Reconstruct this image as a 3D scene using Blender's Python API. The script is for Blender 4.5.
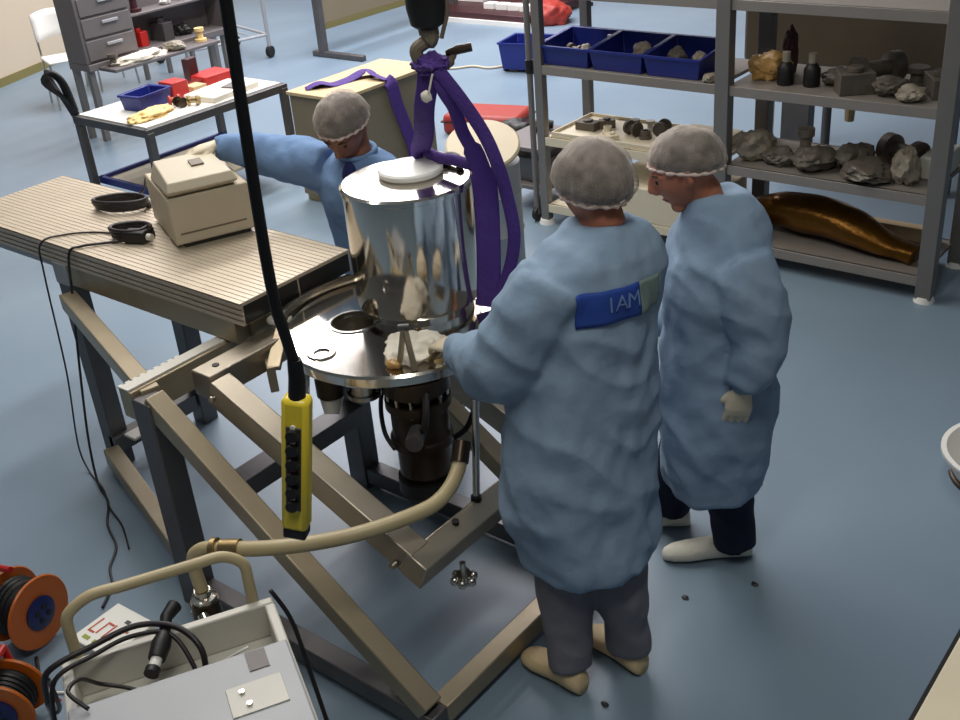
import bpy, bmesh, math, random
from mathutils import Vector, Matrix, noise
from mathutils.bvhtree import BVHTree

for o in list(bpy.data.objects):
    bpy.data.objects.remove(o)
SC = bpy.context.scene
C = SC.collection
PI = math.pi
V = Vector
R = math.radians

# ------------------------------------------------------------------ camera
cam_d = bpy.data.cameras.new('camera')
cam = bpy.data.objects.new('camera', cam_d)
C.objects.link(cam)
p_, r_, y_ = R(28.444), R(-5.084), R(-40.730)
fw = V((math.cos(p_) * math.sin(y_), math.cos(p_) * math.cos(y_), -math.sin(p_)))
rt = V((math.cos(y_), -math.sin(y_), 0))
up = rt.cross(fw)
rt2 = math.cos(r_) * rt + math.sin(r_) * up
up2 = -math.sin(r_) * rt + math.cos(r_) * up
M = Matrix((rt2, up2, -fw)).transposed().to_4x4()
M.translation = V((0, 0, 2.7))
cam.matrix_world = M
cam_d.sensor_width = 36
cam_d.lens = 1100 / 960 * 36
cam_d.clip_end = 100
SC.camera = cam

# ------------------------------------------------------------------ light
SC.view_settings.view_transform = 'Standard'
SC.view_settings.look = 'None'
SC.view_settings.gamma = 1.0
SC.view_settings.use_curve_mapping = False
SC.view_settings.exposure = 0.0
W = bpy.data.worlds.new('world')
SC.world = W
W.use_nodes = True
W.node_tree.nodes['Background'].inputs[0].default_value = (0.78, 0.84, 1.0, 1)
W.node_tree.nodes['Background'].inputs[1].default_value = 0.06


def area(name, loc, sx, sy, power, col=(1, 0.97, 0.93), target=None):
    d = bpy.data.lights.new(name, 'AREA')
    d.shape = 'RECTANGLE'
    d.size = sx
    d.size_y = sy
    d.energy = power
    d.color = col
    o = bpy.data.objects.new(name, d)
    C.objects.link(o)
    o.location = loc
    if target is not None:
        o.rotation_euler = (V(target) - V(loc)).to_track_quat('-Z', 'Y').to_euler()
    return o


# rows of ceiling fluorescents: strong over the far hall, weak near the camera
for k_ in range(5):
    area('ceiling_lamp_hall', (-6.2 - 1.15 * k_, 9.0, 4.75), 0.32, 4.6, 136, (1.0, 0.96, 1.0))
area('ceiling_lamp_table', (-6.2, 4.6, 4.75), 0.5, 3.0, 130, (1.0, 0.97, 0.93))
area('ceiling_lamp_rack', (-4.6, 6.4, 4.75), 0.5, 3.0, 48, (1.0, 0.97, 0.95))
area('ceiling_lamp_bench', (-4.2, 3.0, 4.75), 0.5, 3.0, 95, (1.0, 0.95, 0.88))
area('ceiling_lamp_near', (-0.7, 0.9, 4.75), 0.4, 2.6, 66, (1.0, 0.98, 0.9))


# ------------------------------------------------------------------ materials
def lin(c):
    return tuple(((v / 255) / 12.92 if v <= 10 else (((v / 255) + 0.055) / 1.055) ** 2.4) for v in c)


def mat(name, rgb, rough=0.5, metal=0.0, var=0.0, scale=8.0, bump=0.0, bscale=30.0, stretch=None, spec=0.5):
    m = bpy.data.materials.new(name)
    m.use_nodes = True
    nt = m.node_tree
    b = nt.nodes['Principled BSDF']
    c = lin(rgb)
    b.inputs['Base Color'].default_value = (*c, 1)
    b.inputs['Roughness'].default_value = rough
    b.inputs['Metallic'].default_value = metal
    b.inputs['Specular IOR Level'].default_value = spec
    tc = nt.nodes.new('ShaderNodeTexCoord')
    vec = tc.outputs['Object']
    if stretch:
        mp = nt.nodes.new('ShaderNodeMapping')
        mp.inputs['Scale'].default_value = stretch
        nt.links.new(vec, mp.inputs['Vector'])
        vec = mp.outputs['Vector']
    if var > 0:
        n = nt.nodes.new('ShaderNodeTexNoise')
        n.inputs['Scale'].default_value = scale
        n.inputs['Detail'].default_value = 4
        nt.links.new(vec, n.inputs['Vector'])
        mx = nt.nodes.new('ShaderNodeMix')
        mx.data_type = 'RGBA'
        mx.inputs[6].default_value = (*[v * (1 - var) for v in c], 1)
        mx.inputs[7].default_value = (*[min(1, v * (1 + var)) for v in c], 1)
        nt.links.new(n.outputs['Fac'], mx.inputs[0])
        nt.links.new(mx.outputs[2], b.inputs['Base Color'])
    if bump > 0:
        n2 = nt.nodes.new('ShaderNodeTexNoise')
        n2.inputs['Scale'].default_value = bscale
        n2.inputs['Detail'].default_value = 3
        nt.links.new(vec, n2.inputs['Vector'])
        bp = nt.nodes.new('ShaderNodeBump')
        bp.inputs['Strength'].default_value = bump
        bp.inputs['Distance'].default_value = 0.02
        nt.links.new(n2.outputs['Fac'], bp.inputs['Height'])
        nt.links.new(bp.outputs['Normal'], b.inputs['Normal'])
    return m


def sheer(name, rgb, alpha):
    """thin see-through non-woven fabric, denser where it is seen edge-on"""
    m = bpy.data.materials.new(name)
    m.use_nodes = True
    nt = m.node_tree
    b = nt.nodes['Principled BSDF']
    b.inputs['Base Color'].default_value = (*lin(rgb), 1)
    b.inputs['Roughness'].default_value = 0.8
    tc = nt.nodes.new('ShaderNodeTexCoord')
    n = nt.nodes.new('ShaderNodeTexNoise')
    n.inputs['Scale'].default_value = 28
    n.inputs['Detail'].default_value = 5
    nt.links.new(tc.outputs['Object'], n.inputs['Vector'])
    lw = nt.nodes.new('ShaderNodeLayerWeight')
    lw.inputs['Blend'].default_value = 0.35
    a = nt.nodes.new('ShaderNodeMath')
    a.operation = 'MULTIPLY_ADD'
    nt.links.new(n.outputs['Fac'], a.inputs[0])
    a.inputs[1].default_value = 0.5
    a.inputs[2].default_value = alpha - 0.25
    s = nt.nodes.new('ShaderNodeMath')
    s.operation = 'MULTIPLY_ADD'
    nt.links.new(lw.outputs['Facing'], s.inputs[0])
    s.inputs[1].default_value = 0.45
    nt.links.new(a.outputs[0], s.inputs[2])
    s.use_clamp = True
    nt.links.new(s.outputs[0], b.inputs['Alpha'])
    return m


MT = {
    'steel_bare': mat('steel_bare', (176, 166, 150), 0.38, 0.85, 0.18, 6, 0.03, 60),
    'steel_dark': mat('steel_dark', (100, 98, 98), 0.45, 0.55, 0.25, 7),
    'steel_beam': mat('steel_beam', (168, 154, 130), 0.42, 0.55, 0.22, 5, 0.03, 50),
    'mirror': mat('mirror', (214, 208, 198), 0.11, 1.0, 0.05, 3),
    'satin': mat('satin', (205, 200, 190), 0.2, 1.0, 0.06, 3),
    'pump': mat('pump', (74, 62, 52), 0.34, 0.8, 0.4, 14),
    'alu_profile': mat('alu_profile', (206, 192, 172), 0.42, 0.45, 0.12, 4),
    'black': mat('black', (22, 20, 20), 0.5),
    'rubber': mat('rubber', (15, 15, 18), 0.55, spec=0.35),
    'cable': mat('cable', (36, 30, 32), 0.45),
    'beige': mat('beige', (196, 184, 160), 0.5, 0, 0.06, 5),
    'beige_dark': mat('beige_dark', (120, 108, 90), 0.55),
    'offwhite': mat('offwhite', (210, 206, 196), 0.45, 0, 0.05, 4),
    'white': mat('white', (236, 234, 228), 0.4),
    'paper': mat('paper', (238, 230, 214), 0.8, 0, 0.05, 9, 0.2, 18),
    'yellow': mat('yellow', (244, 216, 56), 0.35, 0, 0.06, 9),
    'purple': mat('purple', (78, 50, 132), 0.75, 0, 0.2, 30, 0.3, 80),
    'orange': mat('orange', (192, 98, 24), 0.4),
    'red': mat('red', (176, 30, 26), 0.45, 0, 0.1, 8),
    'redcase': mat('redcase', (158, 50, 40), 0.5, 0, 0.08, 6),
    'blue_bin': mat('blue_bin', (26, 40, 122), 0.4),
    'navy': mat('navy', (26, 36, 92), 0.4),
    'blue_tag': mat('blue_tag', (36, 72, 160), 0.7),
    'tag_grey': mat('tag_grey', (126, 146, 140), 0.7, 0, 0.15, 20),
    'tag_text': mat('tag_text', (118, 146, 200), 0.7),
    'gown': mat('gown', (142, 164, 188), 0.85, 0, 0.05, 4, 0.12, 40, spec=0.2),
    'gown_vivid': mat('gown_vivid', (120, 150, 192), 0.85, 0, 0.05, 4, 0.12, 40, spec=0.2),
    'skin': mat('skin', (186, 118, 90), 0.5, 0, 0.08, 9),
    'skin_dark': mat('skin_dark', (150, 100, 78), 0.5, 0, 0.08, 9),
    'hair': mat('hair', (66, 54, 46), 0.6, 0, 0.4, 40),
    'cap': sheer('cap', (216, 204, 194), 0.22),
    'cap_band': mat('cap_band', (218, 196, 186), 0.85, 0, 0.1, 30),
    'glove': mat('glove', (222, 208, 182), 0.55, 0, 0.06, 20),
    'trouser_grey': mat('trouser_grey', (130, 128, 136), 0.85, 0, 0.12, 10, 0.1, 40, spec=0.2),
    'trouser_navy': mat('trouser_navy', (36, 38, 58), 0.85, 0, 0.1, 10, spec=0.2),
    'shirt_navy': mat('shirt_navy', (34, 40, 96), 0.8),
    'shoe_cover': mat('shoe_cover', (226, 222, 206), 0.7, 0, 0.08, 20, 0.3, 25),
    'shoe_beige': mat('shoe_beige', (222, 196, 152), 0.7, 0, 0.12, 20, 0.2, 25),
    'eye': mat('eye', (30, 22, 20), 0.2),
    'lip': mat('lip', (150, 86, 74), 0.5),
    'hose': mat('hose', (184, 168, 130), 0.42, 0, 0.12, 6),
    'brass': mat('brass', (176, 152, 108), 0.3, 0.9),
    'cream': mat('cream', (222, 210, 184), 0.5, 0, 0.05, 5),
    'shelf_grey': mat('shelf_grey', (150, 142, 134), 0.45, 0.35, 0.1, 5),
    'post_grey': mat('post_grey', (128, 124, 120), 0.45, 0.4, 0.1, 5),
    'wrap': mat('wrap', (94, 86, 76), 0.55, 0, 0.4, 16, 0.15, 40),
    'wrap_light': mat('wrap_light', (146, 136, 120), 0.55, 0, 0.3, 18, 0.15, 40),
    'parts_grey': mat('parts_grey', (104, 96, 86), 0.5, 0.3, 0.4, 25),
    'amber': mat('amber', (188, 146, 84), 0.3, 0, 0.3, 12, 0.4, 30),
    'gold_foil': mat('gold_foil', (104, 68, 14), 0.32, 0.75, 0.35, 12, 0.35, 14),
    'tank': mat('tank', (92, 82, 68), 0.42, 0.6, 0.2, 3),
    'cabinet_grey': mat('cabinet_grey', (112, 106, 106), 0.5, 0.1, 0.1, 5),
    'cabinet_line': mat('cabinet_line', (70, 66, 68), 0.5),
    'foam': mat('foam', (240, 206, 140), 0.8, 0, 0.08, 14, 0.3, 30),
    'crate': mat('crate', (200, 176, 136), 0.7, 0, 0.15, 7),
    'drum': mat('drum', (206, 192, 164), 0.5, 0, 0.06, 6),
    'dark_red': mat('dark_red', (62, 28, 32), 0.5, 0, 0.2, 8),
    'board': mat('board', (132, 120, 98), 0.6, 0, 0.04, 3),
    'board_trim': mat('board_trim', (120, 112, 66), 0.6),
    'grey_light': mat('grey_light', (168, 170, 174), 0.5, 0.1, 0.08, 5),
    'red_tape': mat('red_tape', (190, 80, 60), 0.6),
    'green': mat('green', (150, 160, 60), 0.6),
    'ceiling_paint': mat('ceiling_paint', (226, 224, 218), 0.9),
    'wall_paint': mat('wall_paint', (196, 182, 160), 0.8, 0, 0.05, 0.6),
}

# resin floor: satin blue with faint clouding, scuffs and specks
fm = bpy.data.materials.new('floor_resin')
fm.use_nodes = True
nt = fm.node_tree
b = nt.nodes['Principled BSDF']
b.inputs['Roughness'].default_value = 0.36
tc = nt.nodes.new('ShaderNodeTexCoord')
n1 = nt.nodes.new('ShaderNodeTexNoise')
n1.inputs['Scale'].default_value = 0.7
n1.inputs['Detail'].default_value = 5
nt.links.new(tc.outputs['Object'], n1.inputs['Vector'])
cr = nt.nodes.new('ShaderNodeValToRGB')
cr.color_ramp.elements[0].position = 0.3
cr.color_ramp.elements[0].color = (*lin((117, 136, 153)), 1)
cr.color_ramp.elements[1].position = 0.7
cr.color_ramp.elements[1].color = (*lin((127, 146, 161)), 1)
nt.links.new(n1.outputs['Fac'], cr.inputs['Fac'])
nt.links.new(cr.outputs['Color'], b.inputs['Base Color'])
n3 = nt.nodes.new('ShaderNodeTexNoise')
n3.inputs['Scale'].default_value = 3
nt.links.new(tc.outputs['Object'], n3.inputs['Vector'])
mr = nt.nodes.new('ShaderNodeMapRange')
mr.inputs['To Min'].default_value = 0.3
mr.inputs['To Max'].default_value = 0.46
nt.links.new(n3.outputs['Fac'], mr.inputs['Value'])
nt.links.new(mr.outputs['Result'], b.inputs['Roughness'])
MT['floor'] = fm


# ------------------------------------------------------------------ mesh helpers
def ortho(d, ref=(0, 0, 1)):
    d = V(d).normalized()
    ref = V(ref)
    if abs(d.dot(ref)) > 0.98:
        ref = V((1, 0, 0))
    s = d.cross(ref).normalized()
    u = s.cross(d).normalized()
    return s, u


class MB:
    def __init__(self):
        self.bm = bmesh.new()

    def ring_loft(self, rings, cap=True, closed=False):
        bm = self.bm
        vs = [[bm.verts.new(p) for p in r] for r in rings]
        n = len(vs[0])
        pairs = list(zip(vs[:-1], vs[1:]))
        if closed:
            pairs.append((vs[-1], vs[0]))
        for a, c in pairs:
            for i in range(n):
                j = (i + 1) % n
                bm.faces.new((a[i], a[j], c[j], c[i]))
        if cap and not closed:
            bm.faces.new(list(reversed(vs[0])))
            bm.faces.new(vs[-1])
        return self

    def box(self, c, s, rz=0.0, mtx=None):
        x, y, z = s[0] / 2, s[1] / 2, s[2] / 2
        m = mtx or (Matrix.Translation(V(c)) @ Matrix.Rotation(rz, 4, 'Z'))
        rings = []
        for zz in (-z, z):
            rings.append([m @ V(p) for p in ((-x, -y, zz), (x, -y, zz), (x, y, zz), (-x, y, zz))])
        return self.ring_loft(rings)

    def mm(self, x0, x1, y0, y1, z0, z1):
        return self.box(((x0 + x1) / 2, (y0 + y1) / 2, (z0 + z1) / 2), (x1 - x0, y1 - y0, z1 - z0))

    def bar(self, p0, p1, w, h, ref=(0, 0, 1)):
        p0, p1 = V(p0), V(p1)
        s, u = ortho(p1 - p0, ref)
        rings = []
        for p in (p0, p1):
            rings.append([p - s * w / 2 - u * h / 2, p + s * w / 2 - u * h / 2, p + s * w / 2 + u * h / 2, p - s * w / 2 + u * h / 2])
        return self.ring_loft(rings)

    def cyl(self, p0, p1, r0, r1=None, n=20):
        r1 = r0 if r1 is None else r1
        p0, p1 = V(p0), V(p1)
        s, u = ortho(p1 - p0)
        rings = []
        for p, r in ((p0, r0), (p1, r1)):
            rings.append([p + (s * math.cos(2 * PI * i / n) + u * math.sin(2 * PI * i / n)) * r for i in range(n)])
        return self.ring_loft(rings)

    def tube(self, pts, r, n=10, closed=False, flat=None, ref=None, cap=True):
        """sweep a circle (or an ellipse r x flat) along pts with parallel transport; r may be a list"""
        pts = [V(p) for p in pts]
        k = len(pts)
        rings = []
        prev = None
        for i, p in enumerate(pts):
            if closed:
                d = pts[(i + 1) % k] - pts[i - 1]
            else:
                d = pts[min(i + 1, k - 1)] - pts[max(i - 1, 0)]
            d.normalize()
            if ref is not None:
                s, u = ortho(d, ref)
            elif prev is None:
                s, u = ortho(d)
            else:
                s = prev - d * prev.dot(d)
                s.normalize()
                u = s.cross(d)
            prev = s
            ri = r[i] if isinstance(r, (list, tuple)) else r
            fi = ri if flat is None else (flat[i] if isinstance(flat, (list, tuple)) else flat)
            rings.append([p + s * math.cos(2 * PI * j / n) * ri + u * math.sin(2 * PI * j / n) * fi for j in range(n)])
        return self.ring_loft(rings, cap=cap, closed=closed)

    def lathe(self, prof, c=(0, 0, 0), n=40, axis=(0, 0, 1), cap=True):
        """prof: (radius, height) pairs about an axis through c"""
        c = V(c)
        a = V(axis).normalized()
        s, u = ortho(a, (0, 1, 0) if abs(a.z) > 0.9 else (0, 0, 1))
        rings = []
        for r, z in prof:
            rings.append([c + a * z + (s * math.cos(2 * PI * i / n) + u * math.sin(2 * PI * i / n)) * max(r, 1e-4) for i in range(n)])
        return self.ring_loft(rings, cap=cap)

    def prism(self, poly, axis_from, axis_to):
        """poly: list of offsets (Vectors) swept from one point to another"""
        a, c = V(axis_from), V(axis_to)
        return self.ring_loft([[a + V(p) for p in poly], [c + V(p) for p in poly]])

    def blob(self, c, s, amp=0.2, freq=6.0, seed=0, sub=3, rz=0.0, floor=None):
        bm2 = bmesh.new()
        bmesh.ops.create_icosphere(bm2, subdivisions=sub, radius=1)
        m = Matrix.Rotation(rz, 3, 'Z')
        off = V((seed * 3.7, seed * 1.3, seed * 2.1))
        mp = {}
        for v in bm2.verts:
            k = 1 + amp * noise.noise(v.co * freq * 0.35 + off) + amp * 0.6 * noise.noise(v.co * freq + off)
            q = m @ V((v.co.x * s[0] * k, v.co.y * s[1] * k, v.co.z * s[2] * k)) + V(c)
            if floor is not None and q.z < floor:
                q.z = floor
            mp[v] = self.bm.verts.new(q)
        for f in bm2.faces:
            self.bm.faces.new([mp[v] for v in f.verts])
        bm2.free()
        return self

    def grid(self, fn, nu, nv):
        vs = [[self.bm.verts.new(fn(i / nu, j / nv)) for j in range(nv + 1)] for i in range(nu + 1)]
        for i in range(nu):
            for j in range(nv):
                self.bm.faces.new((vs[i][j], vs[i + 1][j], vs[i + 1][j + 1], vs[i][j + 1]))
        return self

    def build(self, name, m, parent=None, bevel=0.0, smooth=35, solid=0.0):
        bm = self.bm
        bmesh.ops.recalc_face_normals(bm, faces=bm.faces)
        off = V((0, 0, 0))
        p = parent
        while p is not None:
            off += p.location
            p = p.parent
        for v in bm.verts:
            v.co -= off
        me = bpy.data.meshes.new(name)
        bm.to_mesh(me)
        bm.free()
        me.materials.append(MT[m] if isinstance(m, str) else m)
        me.shade_smooth()
        if smooth < 180:
            me.set_sharp_from_angle(angle=R(smooth))
        o = bpy.data.objects.new(name, me)
        C.objects.link(o)
        if parent is not None:
            o.parent = parent
        if solid:
            md = o.modifiers.new('thickness', 'SOLIDIFY')
            md.thickness = solid
            md.offset = 0
        if bevel:
            md = o.modifiers.new('bevel', 'BEVEL')
            md.width = bevel
            md.segments = 2
            md.limit_method = 'ANGLE'
            md.angle_limit = R(40)
        return o


def tag(o, label, cat, group=None):
    o['label'] = label
    o['category'] = cat
    if group:
        o['group'] = group
    return o


def thing(name, label, cat, loc, group=None):
    o = bpy.data.objects.new(name, None)
    o.empty_display_size = 0.1
    C.objects.link(o)
    o.location = V(loc)
    return tag(o, label, cat, group)


def structure(o):
    o['kind'] = 'structure'
    return o


def spline(pts, n=8, closed=False):
    """Catmull-Rom through the points"""
    pts = [V(p) for p in pts]
    out = []
    k = len(pts)
    rng = range(k if closed else k - 1)
    for i in rng:
        if closed:
            a, b_, c, d = pts[i - 1], pts[i], pts[(i + 1) % k], pts[(i + 2) % k]
        else:
            a, b_, c, d = pts[max(i - 1, 0)], pts[i], pts[i + 1], pts[min(i + 2, k - 1)]
        for j in range(n):
            t = j / n
            out.append(0.5 * ((2 * b_) + (c - a) * t + (2 * a - 5 * b_ + 4 * c - d) * t * t + (3 * b_ - a - 3 * c + d) * t ** 3))
    if not closed:
        out.append(pts[-1])
    return out


def evaluated(o):
    bpy.context.view_layer.update()
    dg = bpy.context.evaluated_depsgraph_get()
    me = bpy.data.meshes.new_from_object(o.evaluated_get(dg))
    return me


def fuse(mb, voxel, relax=2):
    """merge overlapping closed pieces into one continuous surface, returned as a bmesh"""
    me = bpy.data.meshes.new('tmp')
    bmesh.ops.recalc_face_normals(mb.bm, faces=mb.bm.faces)
    mb.bm.to_mesh(me)
    mb.bm.free()
    o = bpy.data.objects.new('tmp', me)
    C.objects.link(o)
    md = o.modifiers.new('r', 'REMESH')
    md.mode = 'VOXEL'
    md.voxel_size = voxel
    me2 = evaluated(o)
    bpy.data.objects.remove(o)
    bm = bmesh.new()
    bm.from_mesh(me2)
    bpy.data.meshes.remove(me2)
    for _ in range(relax):
        bmesh.ops.smooth_vert(bm, verts=bm.verts, factor=0.5, use_axis_x=True, use_axis_y=True, use_axis_z=True)
    out = MB()
    out.bm.free()
    out.bm = bm
    return out


random.seed(4)

# ================================================================== SETTING
f = MB()
f.grid(lambda u, v: V((-16 + 21 * u, -3 + 19 * v, 0)), 4, 4)
structure(f.build('floor', 'floor', smooth=180))
# the beige wall on the far left runs a little askew to the bench
wa, wb = V((-10.9, 4.1, 0)), V((-14.6, 13.2, 0))
f = MB()
d_ = (wb - wa).normalized()
n_ = V((-d_.y, d_.x, 0))
f.ring_loft([[wa + V((0, 0, z)), wb + V((0, 0, z)), wb + n_ * 0.15 + V((0, 0, z)), wa + n_ * 0.15 + V((0, 0, z))] for z in (0, 3.4)])
structure(f.build('wall_left', 'wall_paint'))
f = MB()
f.ring_loft([[wa - n_ * 0.012 + V((0, 0, z)), wb - n_ * 0.012 + V((0, 0, z)), wb + V((0, 0, z)), wa + V((0, 0, z))] for z in (0, 0.09)])
structure(f.build('baseboard_left', 'board_trim'))
f = MB()
f.mm(-15, 5, 15.6, 15.75, 0, 3.4)
structure(f.build('wall_back', 'wall_paint'))
f = MB()
f.mm(-16, 5, -3, 15.75, 4.85, 4.95)
structure(f.build('ceiling', 'ceiling_paint'))

# ================================================================== BENCH, STAND, VESSEL
# ---- grooved aluminium bench
BX0, BX1, BY0, BY1, BZ = -4.86, -2.92, 2.13, 2.68, 1.10
bench = thing('assembly_bench', 'long beige metal workbench with a finely grooved top holding the beige instrument', 'workbench', (-4.1, 2.4, 0))
# section of the profile slab in the YZ plane: grooves along the length, on the top and on the front edge
sec = []
n = 22
t0 = 0.088
for i in range(4):                                     # front edge, from the bottom up
    z = BZ - t0 + i * 0.022
    sec += [(BY0, z), (BY0, z + 0.014), (BY0 + 0.007, z + 0.015), (BY0 + 0.007, z + 0.021)]
sec += [(BY0, BZ)]
w_ = (BY1 - BY0) / n
for i in range(n):
    y = BY0 + i * w_
    sec += [(y + w_ * 0.80, BZ), (y + w_ * 0.82, BZ - 0.002), (y + w_ * 0.94, BZ - 0.002), (y + w_, BZ)]
sec += [(BY1, BZ - t0)]
m = MB()
m.prism([(0, y, z) for y, z in sec], (BX0, 0, 0), (BX1, 0, 0))
top = m.build('grooved_worktop', 'alu_profile', bench)
m = MB()
for y0, y1 in ((BY0 + 0.012, 2.40), (2.41, BY1 - 0.012)):
    m.mm(BX1 - 0.002, BX1 + 0.004, y0, y1, BZ - 0.084, BZ - 0.014)
m.build('hollow_end_shade', 'black', bench)  # black panels stand in for the shaded hollow openings of the profile end
for y0 in (BY0 + 0.005, BY1 - 0.065):
    m = MB()
    m.mm(-4.14 if y0 < 2.3 else BX0, BX1 - 0.06, y0, y0 + 0.06, 0.92, BZ - t0)
    m.build('side_beam', 'steel_beam', bench, 0.004)
m = MB()
m.mm(BX0, -4.14, BY0 + 0.005, BY0 + 0.065, 0.985, BZ - t0)
m.build('side_beam', 'grey_light', bench, 0.004)
m = MB()
m.mm(-4.14, -4.04, BY0 - 0.004, BY0 + 0.075, 0.915, BZ - t0)
m.build('bracket', 'grey_light', bench, 0.004)
m = MB()
m.mm(BX1 - 0.1, BX1 - 0.04, BY0 + 0.065, BY1 - 0.065, 0.93, BZ - t0)
m.build('end_beam', 'steel_beam', bench, 0.004)
for x, y in ((-4.09, BY0 + 0.04), (-4.05, BY1 - 0.05)):
    m = MB()
    m.mm(x - 0.042, x + 0.042, y - 0.042, y + 0.042, 0.0, 0.985 if x < -5 else 0.92)
    m.build('leg', 'steel_dark', bench, 0.005)

# ---- welded steel support stand: two triangular side frames and cross bars
stand = thing('support_stand', 'welded steel stand with long diagonal brace running down to the front corner', 'stand', (-2.5, 2.2, 0))
NY, FY = 1.75, 2.66
for y in (NY, FY):
    m = MB()
    m.mm(-3.05, -2.95, y - 0.045, y + 0.045, 0.0, 0.89)
    m.build('post', 'steel_dark', stand, 0.005)
    m = MB()
    m.bar((-2.99, y, 0.885), (-1.84, y, 0.105), 0.075, 0.07)
    m.build('diagonal_brace', 'steel_beam', stand, 0.005)
    m = MB()
    m.mm(-2.95, -1.80, y - 0.037, y + 0.037, 0.03, 0.105)
    m.build('base_rail', 'steel_dark', stand, 0.005)
m = MB()
m.mm(-1.87, -1.80, NY + 0.037, FY - 0.037, 0.03, 0.105)
m.build('cross_rail', 'steel_beam', stand, 0.005)
m = MB()
m.mm(-3.12, -3.05, NY - 0.04, FY + 0.04, 0.80, 0.91)
m.build('cross_bar', 'steel_beam', stand, 0.004)
m = MB()
m.mm(-3.112, -3.062, NY - 0.04, NY + 0.50, 0.910, 0.918)
for i in range(9):
    m.mm(-3.122, -3.112, NY - 0.04 + i * 0.03, NY - 0.022 + i * 0.03, 0.910, 0.918)
m.build('toothed_strip', 'offwhite', stand)
for z, hh in ((0.87, 0.07), (0.10, 0.08)):
    m = MB()
    m.bar((-4.03, 2.10, z), (-3.03, 1.775, z), 0.07, hh)
    m.build('link_rail', 'steel_beam', stand, 0.005)
m = MB()
m.bar((-4.05, 2.128, 0.13), (-4.05, BY1 - 0.1, 0.13), 0.06, 0.08)
m.build('cross_rail', 'steel_dark', stand, 0.004)
m = MB()
m.mm(-3.0, -2.9, NY + 0.2, FY - 0.045, 0.36, 0.44)
m.build('cross_rail', 'steel_dark', stand, 0.004)
m = MB()
m.mm(-4.0, -3.92, 2.16, 2.24, 0.171, 0.185)
m.build('pad', 'offwhite', stand, 0.004)

# ---- the sloping frame hinged on the stand
tilt = thing('tilting_frame', 'thick sloping steel box frame under the round polished plate', 'frame', (-2.4, 2.2, 0.5))
a0, a1 = V((-2.82, 1.905, 0.945)), V((-1.97, 1.905, 0.578))
far = V((0, 0.72, 0))
m = MB()
m.mm(-2.925, -2.825, 1.88, 2.24, 0.86, 0.955)
m.build('cross_piece', 'steel_bare', tilt, 0.005)
for q in (V((0, 0, 0)), far):
    m = MB()
    m.bar(a0 + q + V((0.0, 0, -0.04)), a1 + q + V((0, 0, -0.04)), 0.085, 0.10)
    m.build('side_beam', 'steel_bare', tilt, 0.005)
m = MB()
dz = (a1 - a0).normalized()
m.bar(a1 + V((0.02, -0.045, -0.05)), a1 + far + V((0.02, 0.045, -0.05)), 0.085, 0.10, ref=V((-dz.z, 0, dz.x)) * -1)
m.build('cross_piece', 'steel_bare', tilt, 0.005)
m = MB()
m.cyl((-2.875, 1.95, 0.954), (-2.875, 1.95, 0.958), 0.013)
m.cyl((-1.95, 2.07, 0.55), (-1.945, 2.07, 0.592), 0.012)
m.build('bolt_hole', 'black', tilt)
for p in ((-2.80, 1.872, 0.89), (-2.02, 1.858, 0.53)):
    m = MB()
    m.cyl(p, V(p) + V((0.0, -0.022, 0.0)), 0.013, 0.011, 14)
    m.build('bolt', 'satin', tilt)
# star-shaped clamping knob below the front corner
m = MB()
m.cyl((-1.86, 1.99, 0.515), (-1.86, 1.99, 0.455), 0.010)
kb = m.build('clamp_screw', 'satin', tilt)
m = MB()
m.cyl((-1.86, 1.99, 0.47), (-1.86, 1.99, 0.435), 0.026)
for i in range(6):
    a = i * PI / 3
    m.blob((-1.86 + 0.032 * math.cos(a), 1.99 + 0.032 * math.sin(a), 0.452), (0.015, 0.015, 0.017), 0, 1, 0, 2)
m.build('star_knob', 'satin', kb)
# bracket and eye fitting at the rear end of the frame
m = MB()
m.tube([(-2.90 + 0.035 * math.cos(a), 2.275 + 0.035 * math.sin(a), 0.985) for a in [i * PI / 8 for i in range(16)]], 0.012, 8, closed=True)
m.cyl((-2.90, 2.275, 0.93), (-2.90, 2.275, 0.98), 0.032)
m.build('eye_fitting', 'offwhite', tilt)
m = MB()
m.bar((-2.86, 2.25, 0.965), (-2.76, 2.10, 0.90), 0.05, 0.02)
m.bar((-2.83, 2.14, 0.86), (-2.76, 2.09, 0.86), 0.03, 0.10)
m.build('bracket', 'steel_beam', tilt, 0.003)

# ---- round polished plate with the pump below it
FC = V((-2.48, 2.452, 1.0))
plate = thing('vacuum_plate', 'round mirror-polished steel plate with a port hole, pump hanging below it', 'flange', (FC.x, FC.y, 0.5))
m = MB()
m.lathe([(0.0, -0.045), (0.392, -0.045), (0.40, -0.037), (0.40, -0.008), (0.392, 0.0), (0.0, 0.0)], FC, 96)
disc = m.build('round_plate', 'mirror', plate, smooth=30)
cm = MB()
hole_c = V((-2.615, 2.37, 1.0))
cm.cyl(hole_c + V((0, 0, -0.2)), hole_c + V((0, 0, 0.2)), 0.078, n=40)
cut = cm.build('cut', 'mirror', None)
md = disc.modifiers.new('hole', 'BOOLEAN')
md.operation = 'DIFFERENCE'
md.object = cut
md.solver = 'EXACT'
me = evaluated(disc)
disc.modifiers.clear()
disc.data = me
me.shade_smooth()
me.set_sharp_from_angle(angle=R(30))
bpy.data.objects.remove(cut)
m = MB()
m.lathe([(0.079, -0.005), (0.079, 0.004), (0.088, 0.004), (0.088, -0.005)], hole_c, 40, cap=False)
m.build('port_rim', 'satin', plate)
m = MB()
m.lathe([(0.076, -0.16), (0.076, -0.012), (0.07, -0.012), (0.07, -0.15), (0.0, -0.15)], hole_c, 32, cap=False)
m.build('port_tube', 'satin', plate)
m = MB()
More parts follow.
